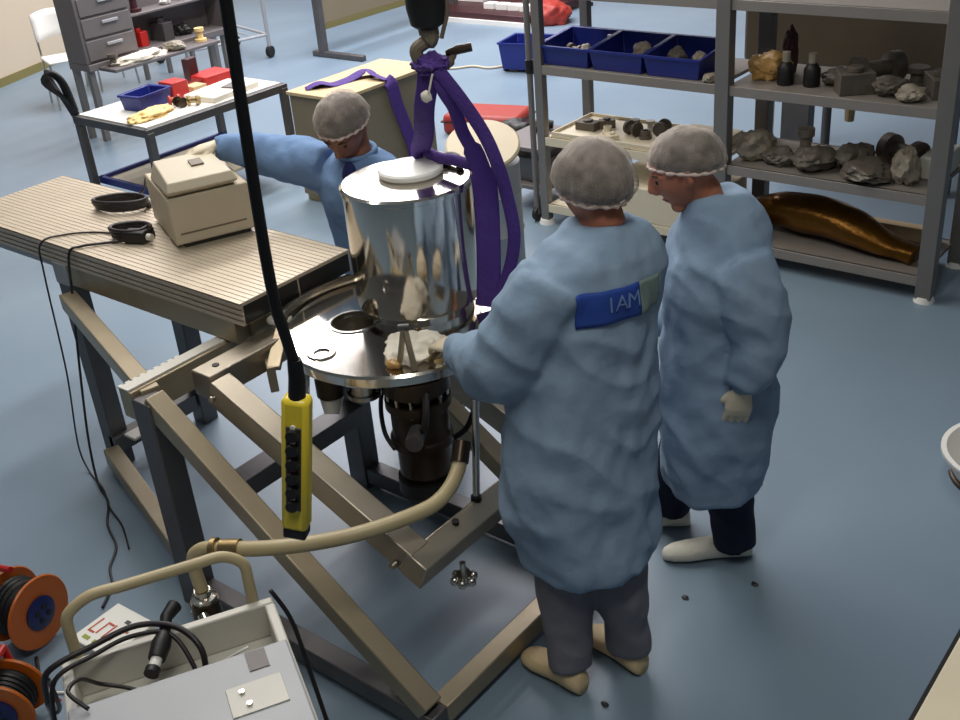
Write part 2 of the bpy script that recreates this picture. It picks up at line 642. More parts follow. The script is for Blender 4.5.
m.lathe([(0.025, 0.0), (0.05, 0.0), (0.046, 0.006), (0.028, 0.006), (0.025, 0.0)], FC + V((-0.06, -0.31, 0)), 28, cap=False)
m.build('cover_ring', 'mirror', plate)
# half collar standing round the back of the plate
m = MB()
ang = [R(100 + i * 4.5) for i in range(25)]
rings = []
for a in ang:
    e = V((math.cos(a), math.sin(a), 0))
    rings.append([V((FC.x, FC.y, 0)) + e * r + V((0, 0, z)) for r, z in ((0.415, 0.90), (0.43, 0.90), (0.43, 1.03), (0.415, 1.03))])
m.ring_loft(rings)
m.build('half_collar', 'satin', plate)
# pump: stacked cylinders with bolted flanges
PC = V((-2.245, 2.272, 0))
m = MB()
m.lathe([(0.0, 0.955), (0.115, 0.955), (0.115, 0.90), (0.085, 0.895), (0.085, 0.87), (0.112, 0.865), (0.112, 0.835), (0.098, 0.83),
         (0.098, 0.72), (0.108, 0.715), (0.108, 0.69), (0.09, 0.685), (0.09, 0.575), (0.075, 0.55), (0.0, 0.55)], PC, 40)
pump = m.build('pump_body', 'pump', plate, smooth=30)
for i in range(12):
    a = 2 * PI * i / 12
    m = MB()
    m.cyl(PC + V((0.100 * math.cos(a), 0.100 * math.sin(a), 0.83)), PC + V((0.100 * math.cos(a), 0.100 * math.sin(a), 0.925)), 0.008, n=8)
    m.build('bolt', 'satin', pump)
m = MB()
m.cyl(PC + V((0.06, -0.08, 0.78)), PC + V((0.10, -0.145, 0.78)), 0.03)
m.build('side_port', 'steel_dark', pump)
m = MB()
m.cyl(PC + V((0, 0, 0.5)), PC + V((0, 0, 0.552)), 0.1)
m.build('base_ring', 'black', pump)
# more fittings hanging from the plate
m = MB()
m.lathe([(0.0, 0.955), (0.05, 0.955), (0.05, 0.885), (0.058, 0.88), (0.058, 0.865), (0.05, 0.86), (0.0, 0.86)], (-2.40, 2.18, 0), 28)
m.build('port_stub', 'satin', plate)
m = MB()
m.cyl((-2.51, 2.13, 0.955), (-2.51, 2.13, 0.86), 0.05)
m.build('drive_motor', 'pump', plate)
m = MB()
m.cyl((-2.51, 2.13, 0.86), (-2.49, 2.10, 0.80), 0.045, 0.025)
m.build('motor_cone', 'offwhite', plate)
m = MB()
m.bar((-2.59, 2.105, 0.955), (-2.49, 1.955, 0.72), 0.028, 0.012)
m.build('stay', 'satin', plate, 0.002)
m = MB()
m.cyl((-1.965, 2.20, 0.57), (-1.975, 2.255, 0.94), 0.012)
rd = m.build('upright_rod', 'satin', tilt)
m = MB()
m.cyl((-1.965, 2.20, 0.565), (-1.9655, 2.203, 0.60), 0.018)
m.build('rod_foot', 'rubber', rd)
for pts, r, mt in (([(-2.35, 2.26, 0.955), (-2.38, 2.23, 0.82), (-2.33, 2.18, 0.74), (-2.27, 2.16, 0.70)], 0.008, 'cable'),
                   ([(-2.14, 2.38, 0.955), (-2.10, 2.40, 0.85), (-2.13, 2.38, 0.72), (-2.19, 2.34, 0.66)], 0.010, 'rubber'),
                   ([(-2.18, 2.25, 0.955), (-2.12, 2.17, 0.86), (-2.17, 2.19, 0.78)], 0.012, 'cable')):
    m = MB()
    m.tube(spline(pts, 8), r, 8)
    m.build('pump_lead', mt, plate)

# ---- polished bell standing on the plate
TC = V((-2.505, 2.605, 0))
bell = thing('steel_bell', 'tall mirror-polished steel drum standing on the round plate, white disc on top', 'vessel', (TC.x, TC.y, 1.006))
m = MB()
m.lathe([(0.0, 1.0), (0.196, 1.0), (0.198, 1.035), (0.218, 1.037), (0.222, 1.05), (0.222, 1.448), (0.229, 1.452), (0.229, 1.466), (0.219, 1.473), (0.0, 1.476)], TC, 96)
m.build('drum_shell', 'mirror', bell, smooth=25)
m = MB()
m.lathe([(0.0, 1.476), (0.108, 1.476), (0.113, 1.482), (0.113, 1.494), (0.106, 1.50), (0.0, 1.50)], TC + V((-0.015, 0.045, 0)), 56)
m.build('white_cover_disc', 'white', bell, smooth=30)
for dx, dy in ((-0.06, 0.17),):
    m = MB()
    m.tube([TC + V((dx + 0.0, dy + 0.022 * math.cos(a), 1.50 + 0.024 * math.sin(a))) for a in [i * PI / 8 for i in range(16)]], 0.007, 8, closed=True)
    m.cyl(TC + V((dx, dy, 1.473)), TC + V((dx, dy, 1.482)), 0.02)
    m.build('lifting_eye', 'satin', bell)
m = MB()
m.blob(TC + V((-0.01, 0.165, 1.50)), (0.055, 0.03, 0.018), 0.4, 5, 7, 3)
m.build('shackle', 'cap_band', bell, smooth=180)
m = MB()
m.tube(spline([TC + V((0.0, 0.19, 1.485)), TC + V((0.04, 0.20, 1.50)), TC + V((0.09, 0.185, 1.495)), TC + V((0.12, 0.15, 1.482))], 5), 0.014, 8)
m.build('shackle_cord', 'black', bell, smooth=180)

# ---- crane hook over the bell and the violet slings
HX, HY = -2.34, 2.61
hook = thing('crane_hook', 'dark crane hook block hanging above the polished drum', 'hook', (HX, HY, 1.9))
m = MB()
m.lathe([(0.0, 1.985), (0.03, 1.985), (0.052, 2.0), (0.062, 2.05), (0.062, 2.2), (0.045, 2.23), (0.0, 2.23)], (HX, HY, 0), 28)
m.build('hook_block', 'black', hook)
m = MB()
m.tube([(HX + 0.055, HY + 0.02, 2.2), (HX + 0.066, HY + 0.03, 2.12), (HX + 0.06, HY + 0.03, 2.03), (HX + 0.035, HY + 0.02, 1.955)], 0.007, 8)
m.build('guard_wire', 'beige_dark', hook)
m = MB()
pts = [V((0, 0, 1.99)), V((0, 0, 1.955)), V((-0.03, -0.03, 1.925)), V((-0.02, -0.02, 1.885)), V((0.02, 0.015, 1.87)), V((0.05, 0.04, 1.89)), V((0.056, 0.045, 1.915))]
m.tube([q + V((HX, HY, 0)) for q in spline(pts, 6)], [0.032] * 8 + [0.022] * 22 + [0.014] * 7, 10)
m.build('hook_jaw', 'beige_dark', hook)
m = MB()
for k in range(10):
    z = 2.24 + k * 0.055
    ax = (1, 0) if k % 2 else (0, 1)
    m.tube([(HX + ax[0] * 0.014 * math.cos(a), HY + ax[1] * 0.014 * math.cos(a), z + 0.03 * math.sin(a)) for a in [i * PI / 6 for i in range(12)]], 0.006, 6, closed=True)
m.build('chain', 'steel_dark', hook)
m = MB()
m.tube([(HX + 0.04, HY + 0.03, 1.905), (HX + 0.07, HY + 0.05, 1.915), (HX + 0.105, HY + 0.08, 1.92)], [0.010, 0.015, 0.014], 10)
m.build('hook_tip', 'pump', hook)


def ribbon(pts, w, th=0.006, ref=(0.66, -0.75, 0.1), n=6):
    m = MB()
    q = spline(pts, n)
    m.tube(q, w, 12, flat=th, ref=ref)
    return m


sl = thing('lifting_sling', 'violet webbing sling running from the hook down to the left eye of the drum', 'sling', (HX, HY, 1.5), 'violet lifting slings')
m = ribbon([(-2.345, 2.60, 1.86), (-2.36, 2.60, 1.80), (-2.385, 2.605, 1.73), (-2.46, 2.67, 1.61), (-2.53, 2.72, 1.535), (-2.54, 2.755, 1.515)], 0.034)
m.build('sling_leg', 'purple', sl, smooth=180)
m = MB()
m.blob((HX + 0.005, HY - 0.005, 1.875), (0.062, 0.05, 0.036), 0.35, 5, 2, 4)
m.build('sling_knot', 'purple', sl)
m = MB()
m.bar((HX + 0.045, HY - 0.05, 1.86), (HX + 0.03, HY - 0.06, 1.80), 0.016, 0.006)
m.blob((HX + 0.02, HY - 0.06, 1.79), (0.02, 0.014, 0.02), 0.2, 5, 4, 2)
m.build('sling_tag', 'paper', sl)

s2 = thing('lifting_sling', 'violet webbing sling draped down the right side of the polished drum', 'sling', (-2.2, 2.63, 1.4), 'violet lifting slings')
m = ribbon([(-2.31, 2.585, 1.87), (-2.28, 2.59, 1.80), (-2.27, 2.62, 1.74), (-2.273, 2.655, 1.65), (-2.245, 2.68, 1.56), (-2.232, 2.695, 1.46), (-2.232, 2.69, 1.25), (-2.25, 2.69, 1.06), (-2.262, 2.69, 1.01)], [0.022] * 22 + [0.032] * 6 + [0.042] * 21)
m.build('sling_leg', 'purple', s2, smooth=180)
m = ribbon([(-2.295, 2.58, 1.875), (-2.232, 2.615, 1.77), (-2.180, 2.648, 1.66), (-2.148, 2.665, 1.56), (-2.145, 2.70, 1.44), (-2.145, 2.725, 1.29), (-2.18, 2.727, 1.15), (-2.235, 2.71, 1.03)], 0.022)
m.build('sling_leg', 'purple', s2, smooth=180)
m = ribbon([(-2.53, 2.745, 1.525), (-2.44, 2.72, 1.52), (-2.36, 2.71, 1.525), (-2.26, 2.70, 1.52)], 0.02, 0.010)
m.build('sling_leg', 'purple', s2, smooth=180)

# ---- work pieces lying on the plate
w = MB()
for i, (x, y, sx, sy, sz) in enumerate(((-2.265, 2.285, 0.085, 0.09, 0.032), (-2.23, 2.335, 0.065, 0.06, 0.055), (-2.32, 2.33, 0.07, 0.08, 0.02))):
    w.blob((x, y, 1.012), (sx, sy, sz), 0.4, 5, 20 + i, 4, 0.6, floor=1.0)
w = fuse(w, 0.006, 1)
tag(w.build('cleaning_wipe', 'paper', None, smooth=180), 'crumpled white wipe on the polished plate beside the worker\'s hand', 'cloth')
w = MB()
w.blob((-2.262, 2.198, 1.012), (0.03, 0.022, 0.016), 0.3, 6, 3, 3, floor=1.0)
tag(w.build('foam_plug', 'amber', None, smooth=180), 'small yellow orange plug on the front edge of the polished plate', 'plug')
cl = thing('clamp', 'steel double-legged clamp standing upright on the polished plate', 'clamp', (-2.2, 2.2, 1.0))
for p0, p1 in (((-2.245, 2.205, 1.0), (-2.225, 2.225, 1.14)), ((-2.185, 2.215, 1.0), (-2.222, 2.228, 1.14))):
    m = MB()
    m.bar(p0, p1, 0.018, 0.012)
    m.build('clamp_leg', 'steel_beam', cl, 0.002)
m = MB()
m.cyl((-2.24, 2.22, 1.14), (-2.205, 2.235, 1.145), 0.012)
m.build('clamp_pivot', 'steel_dark', cl)
cl = thing('hand_pliers', 'yellow handled pliers lying on the polished plate near the worker\'s cuff', 'pliers', (-2.13, 2.3, 1.0))
for k, (dx, mt) in enumerate(((0.0, 'brass'), (0.03, 'foam'))):
    m = MB()
    m.tube(spline([(-2.175 + dx, 2.27, 1.015), (-2.15 + dx * 1.6, 2.31, 1.045), (-2.155 + dx, 2.36, 1.05)], 6), 0.009, 8)
    m.build('handle', mt, cl)
m = MB()
m.tube([(-2.15, 2.36, 1.045), (-2.16, 2.40, 1.04)], [0.014, 0.006], 8)
m.build('jaw', 'satin', cl)

# ---- crane pendant
PB = V((-1.733, 1.297, 1.143))
PT = V((-1.812, 1.415, 1.432))
pd = V((0.040, 0.034, 0.33)).normalized()
PT = PB + pd * 0.335
pen = thing('crane_pendant', 'yellow crane push-button pendant hanging on a black cable in front of the stand', 'pendant control', PB)
vx = V((0.757, 0.652, 0))
vy = V((0.652, -0.757, 0))                        # faces the camera side
face = (vy * 0.95 - vx * 0.2)
face = (face - pd * face.dot(pd)).normalized()
side = pd.cross(face).normalized()
mt_ = Matrix((side, face, pd)).transposed().to_4x4()
mt_.translation = PB + pd * 0.17
m = MB()
m.box((0, 0, 0), (0.064, 0.05, 0.355), mtx=mt_ @ Matrix.Translation((0, 0, 0.02)))
m.build('housing', 'yellow', pen, 0.012)
m = MB()
m.box((0, 0, 0), (0.036, 0.006, 0.225), mtx=mt_ @ Matrix.Translation((0.0, 0.025, 0.018)))
m.build('button_panel', 'cabinet_line', pen, 0.002)
for k in range(6):
    cpos = PB + pd * (0.095 + k * 0.038) + face * 0.028
    m = MB()
    m.cyl(cpos, cpos + face * 0.016, 0.0165, 0.014, 14)
    m.build('button', 'black', pen)
    if k in (5, 4, 2, 0):
        m = MB()
        m.cyl(cpos + pd * 0.018, cpos + pd * 0.018 + face * 0.006, 0.006, n=10)
        m.build('lamp', 'red' if k == 2 else 'white', pen)
m = MB()
m.box((0, 0, 0), (0.056, 0.044, 0.03), mtx=mt_ @ Matrix.Translation((0, 0, -0.168)))
m.build('base_cap', 'black', pen, 0.006)
m = MB()
cb = PB + pd * 0.36
m.tube([cb, cb + pd * 0.05, cb + pd * 0.10 - vx * 0.006], [0.02, 0.019, 0.016], 14)
m.build('cable_boot', 'rubber', pen)
m = MB()
bt = cb + pd * 0.10 - vx * 0.006
q = [bt - V((0, 0, 0.02)), bt + V((0, 0, 0.06)) - vx * 0.010, bt + V((0, 0, 0.16)) - vx * 0.020, bt + V((0, 0, 0.45)) - vx * 0.016, bt + V((0, 0, 1.3)) + vx * 0.012]
m.tube(spline(q, 6), 0.0125, 10)
m.build('pendant_cable', 'rubber', pen)
# ---- instrument on the bench
dv = thing('instrument_case', 'beige box-shaped electronic instrument with control unit on top, standing on the bench', 'instrument', (-3.72, 2.55, BZ))
m_front = V((0.41, 0.91, 0))                       # the front runs along this direction
ax = V((0.13, 0.29, 0)).normalized()
ay = V((-ax.y, ax.x, 0))
org = V((-3.54, 2.35, BZ))


def fr(u, v, w):
    return org + ax * u + ay * v + V((0, 0, w))


def prism_uv(poly, w0, w1):
    m = MB()
    m.ring_loft([[fr(u, v, w0) for u, v in poly], [fr(u, v, w1) for u, v in poly]])
    return m


m = prism_uv([(-0.005, 0), (0.32, 0), (0.32, 0.40), (-0.005, 0.40)], 0.014, 0.208)
m.build('case', 'beige', dv, 0.006)
m = prism_uv([(0.02, -0.002), (0.29, -0.002), (0.29, 0.01), (0.02, 0.01)], 0.055, 0.062)
m.build('seam', 'beige_dark', dv)
m = prism_uv([(0.03, 0.004), (0.30, 0.004), (0.30, 0.38), (0.03, 0.38)], 0.0, 0.014)
m.build('foot', 'black', dv)
m = MB()
m.ring_loft([[fr(u, v, w) for u, v, w in ((0.005, 0.02, 0.208), (0.27, 0.02, 0.208), (0.27, 0.30, 0.208), (0.005, 0.30, 0.208))],
             [fr(u, v, w) for u, v, w in ((-0.005, -0.02, 0.235), (0.28, -0.02, 0.235), (0.27, 0.30, 0.215), (0.0, 0.30, 0.215))],
             [fr(u, v, w) for u, v, w in ((0.01, 0.0, 0.27), (0.265, 0.0, 0.27), (0.25, 0.27, 0.29), (0.02, 0.27, 0.29))]])
cu = m.build('control_unit', 'beige', dv, 0.006)
m = MB()
m.ring_loft([[fr(u, v, w) for u, v, w in ((0.14, 0.12, 0.274), (0.19, 0.12, 0.274), (0.19, 0.18, 0.279), (0.14, 0.18, 0.279))],
             [fr(u, v, w) for u, v, w in ((0.14, 0.12, 0.286), (0.19, 0.12, 0.286), (0.19, 0.18, 0.292), (0.14, 0.18, 0.292))]])
m.build('button', 'beige_dark', cu)
for v in (0.10, 0.22):
    m = MB()
    m.ring_loft([[fr(-0.003, v + a, w) for a, w in ((0, 0.05), (0.09, 0.05), (0.09, 0.07), (0, 0.07))],
                 [fr(0.01, v + a, w) for a, w in ((0, 0.05), (0.09, 0.05), (0.09, 0.07), (0, 0.07))]])
    m.build('vent', 'beige_dark', dv)


def coil(name, label, c, rx, ry, rz, turns, r, mt='cable', z=None, plug=False):
    pts = []
    nn = turns * 20
    for i in range(nn + 1):
        a = 2 * PI * i / 20
        k = 1 + 0.06 * math.sin(i * 0.9)
        x, y = rx * k * math.cos(a), ry * k * math.sin(a)
        pts.append(V((c[0] + x * math.cos(rz) - y * math.sin(rz), c[1] + x * math.sin(rz) + y * math.cos(rz), c[2] + r + (i / nn) * r * 2.0 * min(turns, 3) * 0.8)))
    m = MB()
    m.tube(pts, r, 8)
    if plug:
        e = pts[-1]
        m.tube([e + V((0.02, -0.02, 0)), e + V((0.06, -0.06, 0))], [0.02, 0.016], 8)
    return tag(m.build(name, mt, None, smooth=180), label, 'cable')


coil('coiled_cable', 'oval coil of black cable on the bench left of the instrument', (-4.17, 2.535, BZ), 0.125, 0.065, 0.45, 4, 0.0085)
coil('coiled_cable', 'small tangled coil of black cable near the front edge of the bench', (-3.83, 2.34, BZ), 0.085, 0.06, 0.4, 3, 0.009)
ad = thing('plug_adapter', 'black plug adapter beside the tangled cable on the bench', 'plug', (-3.76, 2.31, BZ))
m = MB()
m.box((-3.765, 2.32, BZ + 0.026), (0.10, 0.06, 0.052), 0.4)
m.build('adapter_body', 'black', ad, 0.01)
m = MB()
m.cyl((-3.705, 2.33, BZ + 0.03), (-3.685, 2.335, BZ + 0.03), 0.014)
m.build('plug_ring', 'offwhite', ad)


def wire(name, label, pts, r, mt='cable', cat='cable', n=8, seg=7):
    m = MB()
    m.tube(spline(pts, n), r, seg)
    return tag(m.build(name, mt, None, smooth=180), label, cat)


wire('hanging_cable', 'thin black cable trailing over the bench edge and down the leg to the floor',
     [(-3.80, 2.30, 1.108), (-3.88, 2.22, 1.108), (-3.93, 2.16, 1.108), (-3.96, 2.118, 1.085), (-4.0, 2.105, 0.9), (-4.03, 2.06, 0.55), (-4.05, 2.02, 0.22), (-4.0, 1.98, 0.03), (-3.86, 1.93, 0.008),
      (-3.72, 1.83, 0.008), (-3.56, 1.76, 0.008), (-3.46, 1.66, 0.008), (-3.36, 1.60, 0.008), (-3.28, 1.50, 0.008)], 0.0055)
wire('thin_lead', 'thin lead looping over the left front edge of the bench',
     [(-3.86, 2.32, 1.106), (-4.0, 2.30, 1.105), (-4.12, 2.21, 1.105), (-4.165, 2.118, 1.09), (-4.175, 2.10, 0.95), (-4.17, 2.07, 0.5), (-4.22, 2.05, 0.12), (-4.15, 2.03, 0.008), (-3.95, 1.97, 0.02), (-3.80, 1.90, 0.02), (-3.66, 1.86, 0.008), (-3.5, 1.78, 0.008)], 0.004)
wire('instrument_lead', 'thin grey lead running from the instrument to the oval coil', [(-3.95, 2.62, 1.25), (-4.06, 2.62, 1.24), (-4.14, 2.64, 1.16), (-4.16, 2.60, 1.135)], 0.005)

# ---- leak detector cart in the near left corner
cart = thing('detector_cart', 'off-white equipment cart with open tray and bent tube handle in the near left corner', 'cart', (-2.05, 1.15, 0))
cu_ = V((-2.187, 1.452, 0)) - V((-2.47, 0.947, 0))
cu_.normalize()                                    # along the back edge
cv_ = V((cu_.y, -cu_.x, 0))                        # towards the front
c0 = V((-2.47, 0.947, 0)) + cu_ * 0.02
CWD, CDP = 0.60, 0.58


def cr_(u, v, w):
    return c0 + cu_ * u + cv_ * v + V((0, 0, w))


def cbox(u0, u1, v0, v1, w0, w1):
    m = MB()
    m.ring_loft([[cr_(u, v, w) for u, v in ((u0, v0), (u1, v0), (u1, v1), (u0, v1))] for w in (w0, w1)])
    return m


m = cbox(0, CWD, 0, CDP, 0.12, 0.48)
m.build('body', 'offwhite', cart, 0.012)
for (u0, u1, v0, v1) in ((0, CWD, 0, 0.03), (0, 0.03, 0.03, CDP), (CWD - 0.03, CWD, 0.03, CDP), (0.03, CWD - 0.03, CDP - 0.03, CDP)):
    m = cbox(u0, u1, v0, v1, 0.48, 0.60)
    m.build('tray_wall', 'offwhite', cart, 0.006)
m = cbox(0.005, CWD - 0.005, 0.205, CDP - 0.005, 0.585, 0.607)
cov = m.build('cover_panel', 'grey_light', cart, 0.006)
m = cbox(0.475, 0.53, 0.215, 0.29, 0.607, 0.610)
m.build('latch_plate', 'cabinet_grey', cov)
m = cbox(0.40, 0.55, 0.33, 0.44, 0.607, 0.611)
m.build('label_plate', 'offwhite', cov, 0.002)
for u, v in ((0.44, 0.36), (0.45, 0.41)):
    m = MB()
    m.cyl(cr_(u, v, 0.611), cr_(u, v, 0.618), 0.008, n=12)
    m.build('screw', 'satin', cov)
m = MB()
m.tube([cr_(0.545, -0.012, 0.30), cr_(0.545, -0.012, 0.60), cr_(0.545, -0.012, 0.655)] + spline([cr_(0.545, -0.012, 0.68), cr_(0.54, -0.02, 0.73), cr_(0.49, -0.03, 0.765), cr_(0.42, -0.03, 0.768)], 6)
       + spline([cr_(0.20, -0.03, 0.768), cr_(0.12, -0.03, 0.768), cr_(0.055, -0.02, 0.735), cr_(0.045, -0.012, 0.68)], 6) + [cr_(0.045, -0.012, 0.60), cr_(0.045, -0.012, 0.30)], 0.0165, 14)
m.build('tube_handle', 'hose', cart)
for u, v in ((0.06, 0.07), (0.52, 0.07), (0.06, 0.5), (0.52, 0.5)):
    m = MB()
    p = cr_(u, v, 0)
    m.lathe([(0.0, -0.018), (0.05, -0.018), (0.058, -0.012), (0.058, 0.012), (0.05, 0.018), (0, 0.018)], p + V((0, 0, 0.0585)), 20, axis=cv_)
    m.bar(p + V((0, 0, 0.06)) + cv_ * 0.028, p + V((0, 0, 0.125)) + cv_ * 0.028, 0.02, 0.006)
    m.build('caster', 'black', cart)
# cables and plug in the tray
wire('power_lead', 'thick black cables lying across the open tray of the cart',
     [cr_(-0.06, 0.03, 0.50), cr_(-0.03, 0.06, 0.63), cr_(0.10, 0.04, 0.655), cr_(0.22, 0.02, 0.66), cr_(0.32, 0.06, 0.645), cr_(0.37, 0.13, 0.6), cr_(0.36, 0.17, 0.50)], 0.009)
wire('power_lead', 'second black cable looped over the left rim of the cart tray',
     [cr_(-0.05, 0.10, 0.48), cr_(-0.015, 0.09, 0.62), cr_(0.10, 0.06, 0.64), cr_(0.20, 0.04, 0.645), cr_(0.30, 0.07, 0.635), cr_(0.34, 0.15, 0.56), cr_(0.33, 0.18, 0.50)], 0.007)
wire('power_lead', 'thin black cable curling inside the left end of the cart tray',
     [cr_(0.24, 0.17, 0.49), cr_(0.17, 0.12, 0.53), cr_(0.09, 0.09, 0.56), cr_(0.05, 0.13, 0.63), cr_(0.02, 0.19, 0.65), cr_(0.06, 0.24, 0.618)], 0.006)
wire('white_lead', 'thin white lead along the back rim of the cart tray', [cr_(0.34, 0.10, 0.49), cr_(0.42, 0.15, 0.55), cr_(0.47, 0.19, 0.60), cr_(0.49, 0.198, 0.612)], 0.004, 'white')
wire('power_lead', 'black cable dropping beside the right end of the cart to the floor',
     [cr_(0.60, 0.0, 0.62), cr_(0.64, 0.02, 0.5), cr_(0.66, 0.06, 0.3), cr_(0.68, 0.16, 0.1), cr_(0.72, 0.28, 0.01), cr_(0.74, 0.42, 0.01)], 0.007)
pl = thing('cable_connector', 'black cable connector with white ring lying in the cart tray', 'connector', cr_(0.25, 0.12, 0.5))
m = MB()
m.tube([cr_(0.285, 0.06, 0.63), cr_(0.27, 0.09, 0.625), cr_(0.25, 0.13, 0.615)], [0.022, 0.028, 0.024], 12)
m.build('connector_body', 'black', pl)
m = MB()
m.cyl(cr_(0.25, 0.13, 0.615), cr_(0.236, 0.158, 0.61), 0.016)
m.build('white_ring', 'white', pl)
m = MB()
m.cyl(cr_(0.236, 0.158, 0.61), cr_(0.228, 0.175, 0.608), 0.021)
m.build('connector_end', 'black', pl)
m = MB()
m.tube([cr_(0.285, 0.06, 0.63), cr_(0.30, 0.0, 0.64), cr_(0.33, -0.04, 0.64)], [0.016, 0.018, 0.022], 12)
m.build('cable_boot', 'rubber', pl)

# label box behind the cart
lb = thing('label_box', 'small white carton printed with red and green marks behind the cart', 'carton', (-2.73, 1.27, 0))
la = V((-2.824 + 2.816, 1.343 - 1.185, 0)).normalized()
lbx = V((la.y, -la.x, 0))
l0 = V((-2.84, 1.17, 0))


def lp(u, v, w):
    return l0 + la * u + lbx * v + V((0, 0, w))


m = MB()
m.ring_loft([[lp(u, v, w) for u, v in ((0, 0), (0.19, 0), (0.19, 0.19), (0, 0.19))] for w in (0.0, 0.34)])
m.build('carton', 'white', lb, 0.003)
for k in range(4):
    m = MB()
    m.ring_loft([[lp(u, v, w) for u, v in ((0.055, 0.02 + k * 0.034), (0.115 - 0.01 * (k % 2), 0.02 + k * 0.034), (0.115 - 0.01 * (k % 2), 0.026 + k * 0.034), (0.055, 0.026 + k * 0.034))] for w in (0.3405, 0.3415)])
    m.ring_loft([[lp(u, v, w) for u, v in ((0.05 + 0.055 * (k % 2), 0.02 + k * 0.034), (0.058 + 0.055 * (k % 2), 0.02 + k * 0.034), (0.058 + 0.055 * (k % 2), 0.05 + k * 0.034), (0.05 + 0.055 * (k % 2), 0.05 + k * 0.034))] for w in (0.3405, 0.3415)])
    m.build('print_mark', 'red_tape', lb)
for k in range(2):
    m = MB()
    m.ring_loft([[lp(u, v, w) for u, v in ((0.02, 0.03 + k * 0.05), (0.035, 0.03 + k * 0.05), (0.035, 0.06 + k * 0.05), (0.02, 0.06 + k * 0.05))] for w in (0.3405, 0.3415)])
    m.build('print_mark', 'green', lb)
m = MB()
m.ring_loft([[lp(u, v, w) for u, v in ((0.135, 0.10), (0.15, 0.10), (0.15, 0.12), (0.135, 0.12))] for w in (0.3405, 0.3415)])
m.build('print_mark', 'cabinet_line', lb)

# ---- beige vacuum hose
hs = thing('vacuum_hose', 'thick beige hose curving from the cart over the sloping frame to the pump', 'hose', (-2.2, 1.7, 0.68))
m = MB()
m.tube(spline([(-2.36, 1.525, 0.665), (-2.26, 1.58, 0.675), (-2.16, 1.665, 0.68), (-2.07, 1.755, 0.69), (-2.0, 1.87, 0.695), (-1.955, 1.985, 0.70), (-1.955, 2.07, 0.715), (-1.972, 2.135, 0.738), (-1.985, 2.165, 0.76)], 8), 0.024, 14)
m.build('hose_tube', 'hose', hs, smooth=180)
m = MB()
m.cyl((-1.980, 2.155, 0.752), (-2.0, 2.20, 0.80), 0.029)
m.build('end_fitting', 'pump', hs)
m = MB()
m.cyl((-2.40, 1.505, 0.662), (-2.345, 1.535, 0.667), 0.030)
m.cyl((-2.425, 1.49, 0.66), (-2.41, 1.498, 0.661), 0.036)
m.build('hose_clamp', 'brass', hs)
m = MB()
m.tube(spline([(-2.40, 1.505, 0.662), (-2.45, 1.48, 0.66), (-2.485, 1.46, 0.63), (-2.49, 1.455, 0.57), (-2.48, 1.455, 0.50)], 6), 0.021, 12)
m.build('elbow', 'hose', hs)
m = MB()
m.lathe([(0, 0.46), (0.04, 0.46), (0.04, 0.475), (0.026, 0.48), (0.026, 0.50), (0.0, 0.50)], (-2.48, 1.455, 0), 18)
m.cyl((-2.45, 1.42, 0.44), (-2.40, 1.40, 0.40), 0.018)
m.cyl((-2.52, 1.43, 0.42), (-2.45, 1.47, 0.40), 0.02)
m.build('valve', 'satin', hs)
m = MB()
m.cyl((-2.48, 1.455, 0.46), (-2.48, 1.455, 0.0), 0.045, 0.06)
m.build('valve_stem', 'pump', hs)


# ---- cable reels
def reel(label, c, axis, rad, wide, group='cable reels by the cart'):
    c = V(c)
    a = V(axis).normalized()
    t = thing('cable_reel', label, 'cable reel', (c.x, c.y, 0), group)
    s, u = ortho(a)
    for k, sg in enumerate((1, -1)):
        m = MB()
        q = c + a * (wide / 2 * sg)
        m.lathe([(0.045, -0.006), (rad, -0.006), (rad + 0.004, 0), (rad, 0.006), (0.045, 0.006)], q, 40, axis=a)
        m.build('side_disc', 'orange', t)
        m = MB()
        m.lathe([(0.0, -0.004), (0.062, -0.004), (0.064, 0.010), (0.04, 0.018), (0.0, 0.018)], q + a * 0.004 * sg, 24, axis=a * sg)
        hub = m.build('socket_hub', 'navy', t)
        for j in range(4):
            an = j * PI / 2 + 0.5
            m = MB()
            p = q + a * 0.02 * sg + (s * math.cos(an) + u * math.sin(an)) * 0.026
            m.cyl(p - a * 0.004 * sg, p + a * 0.005 * sg, 0.011, n=12)
            m.build('socket', 'black', hub)
    m = MB()
    m.cyl(c - a * (wide / 2 - 0.006), c + a * (wide / 2 - 0.006), rad * 0.55, n=28)
    m.build('drum_core', 'black', t)
    m = MB()
    pts = []
    for i in range(5 * 24 + 1):
        an = 2 * PI * i / 24
        pts.append(c + a * ((wide / 2 - 0.016) * (-1 + 2 * i / 120)) + (s * math.cos(an) + u * math.sin(an)) * (rad * 0.72))
    m.tube(pts, wide * 0.085, 6)
    m.build('wound_cable', 'rubber', t)
    m = MB()
    b0, b1 = c - a * (wide / 2 + 0.03), c + a * (wide / 2 + 0.012)
    for q in (b0,):
        m.tube([V((q.x, q.y, 0.01)) + s * 0.12, q + s * 0.02, q + V((0, 0, rad + 0.03)), ], 0.009, 8)
        m.tube([V((q.x, q.y, 0.01)) - s * 0.12, q - s * 0.02, q + V((0, 0, rad + 0.03)), ], 0.009, 8)
    m.tube([b0 + V((0, 0, rad + 0.03)), c + V((0, 0, rad + 0.04)), ], 0.012, 8)
    m.build('carry_frame', 'red', t)
    return t


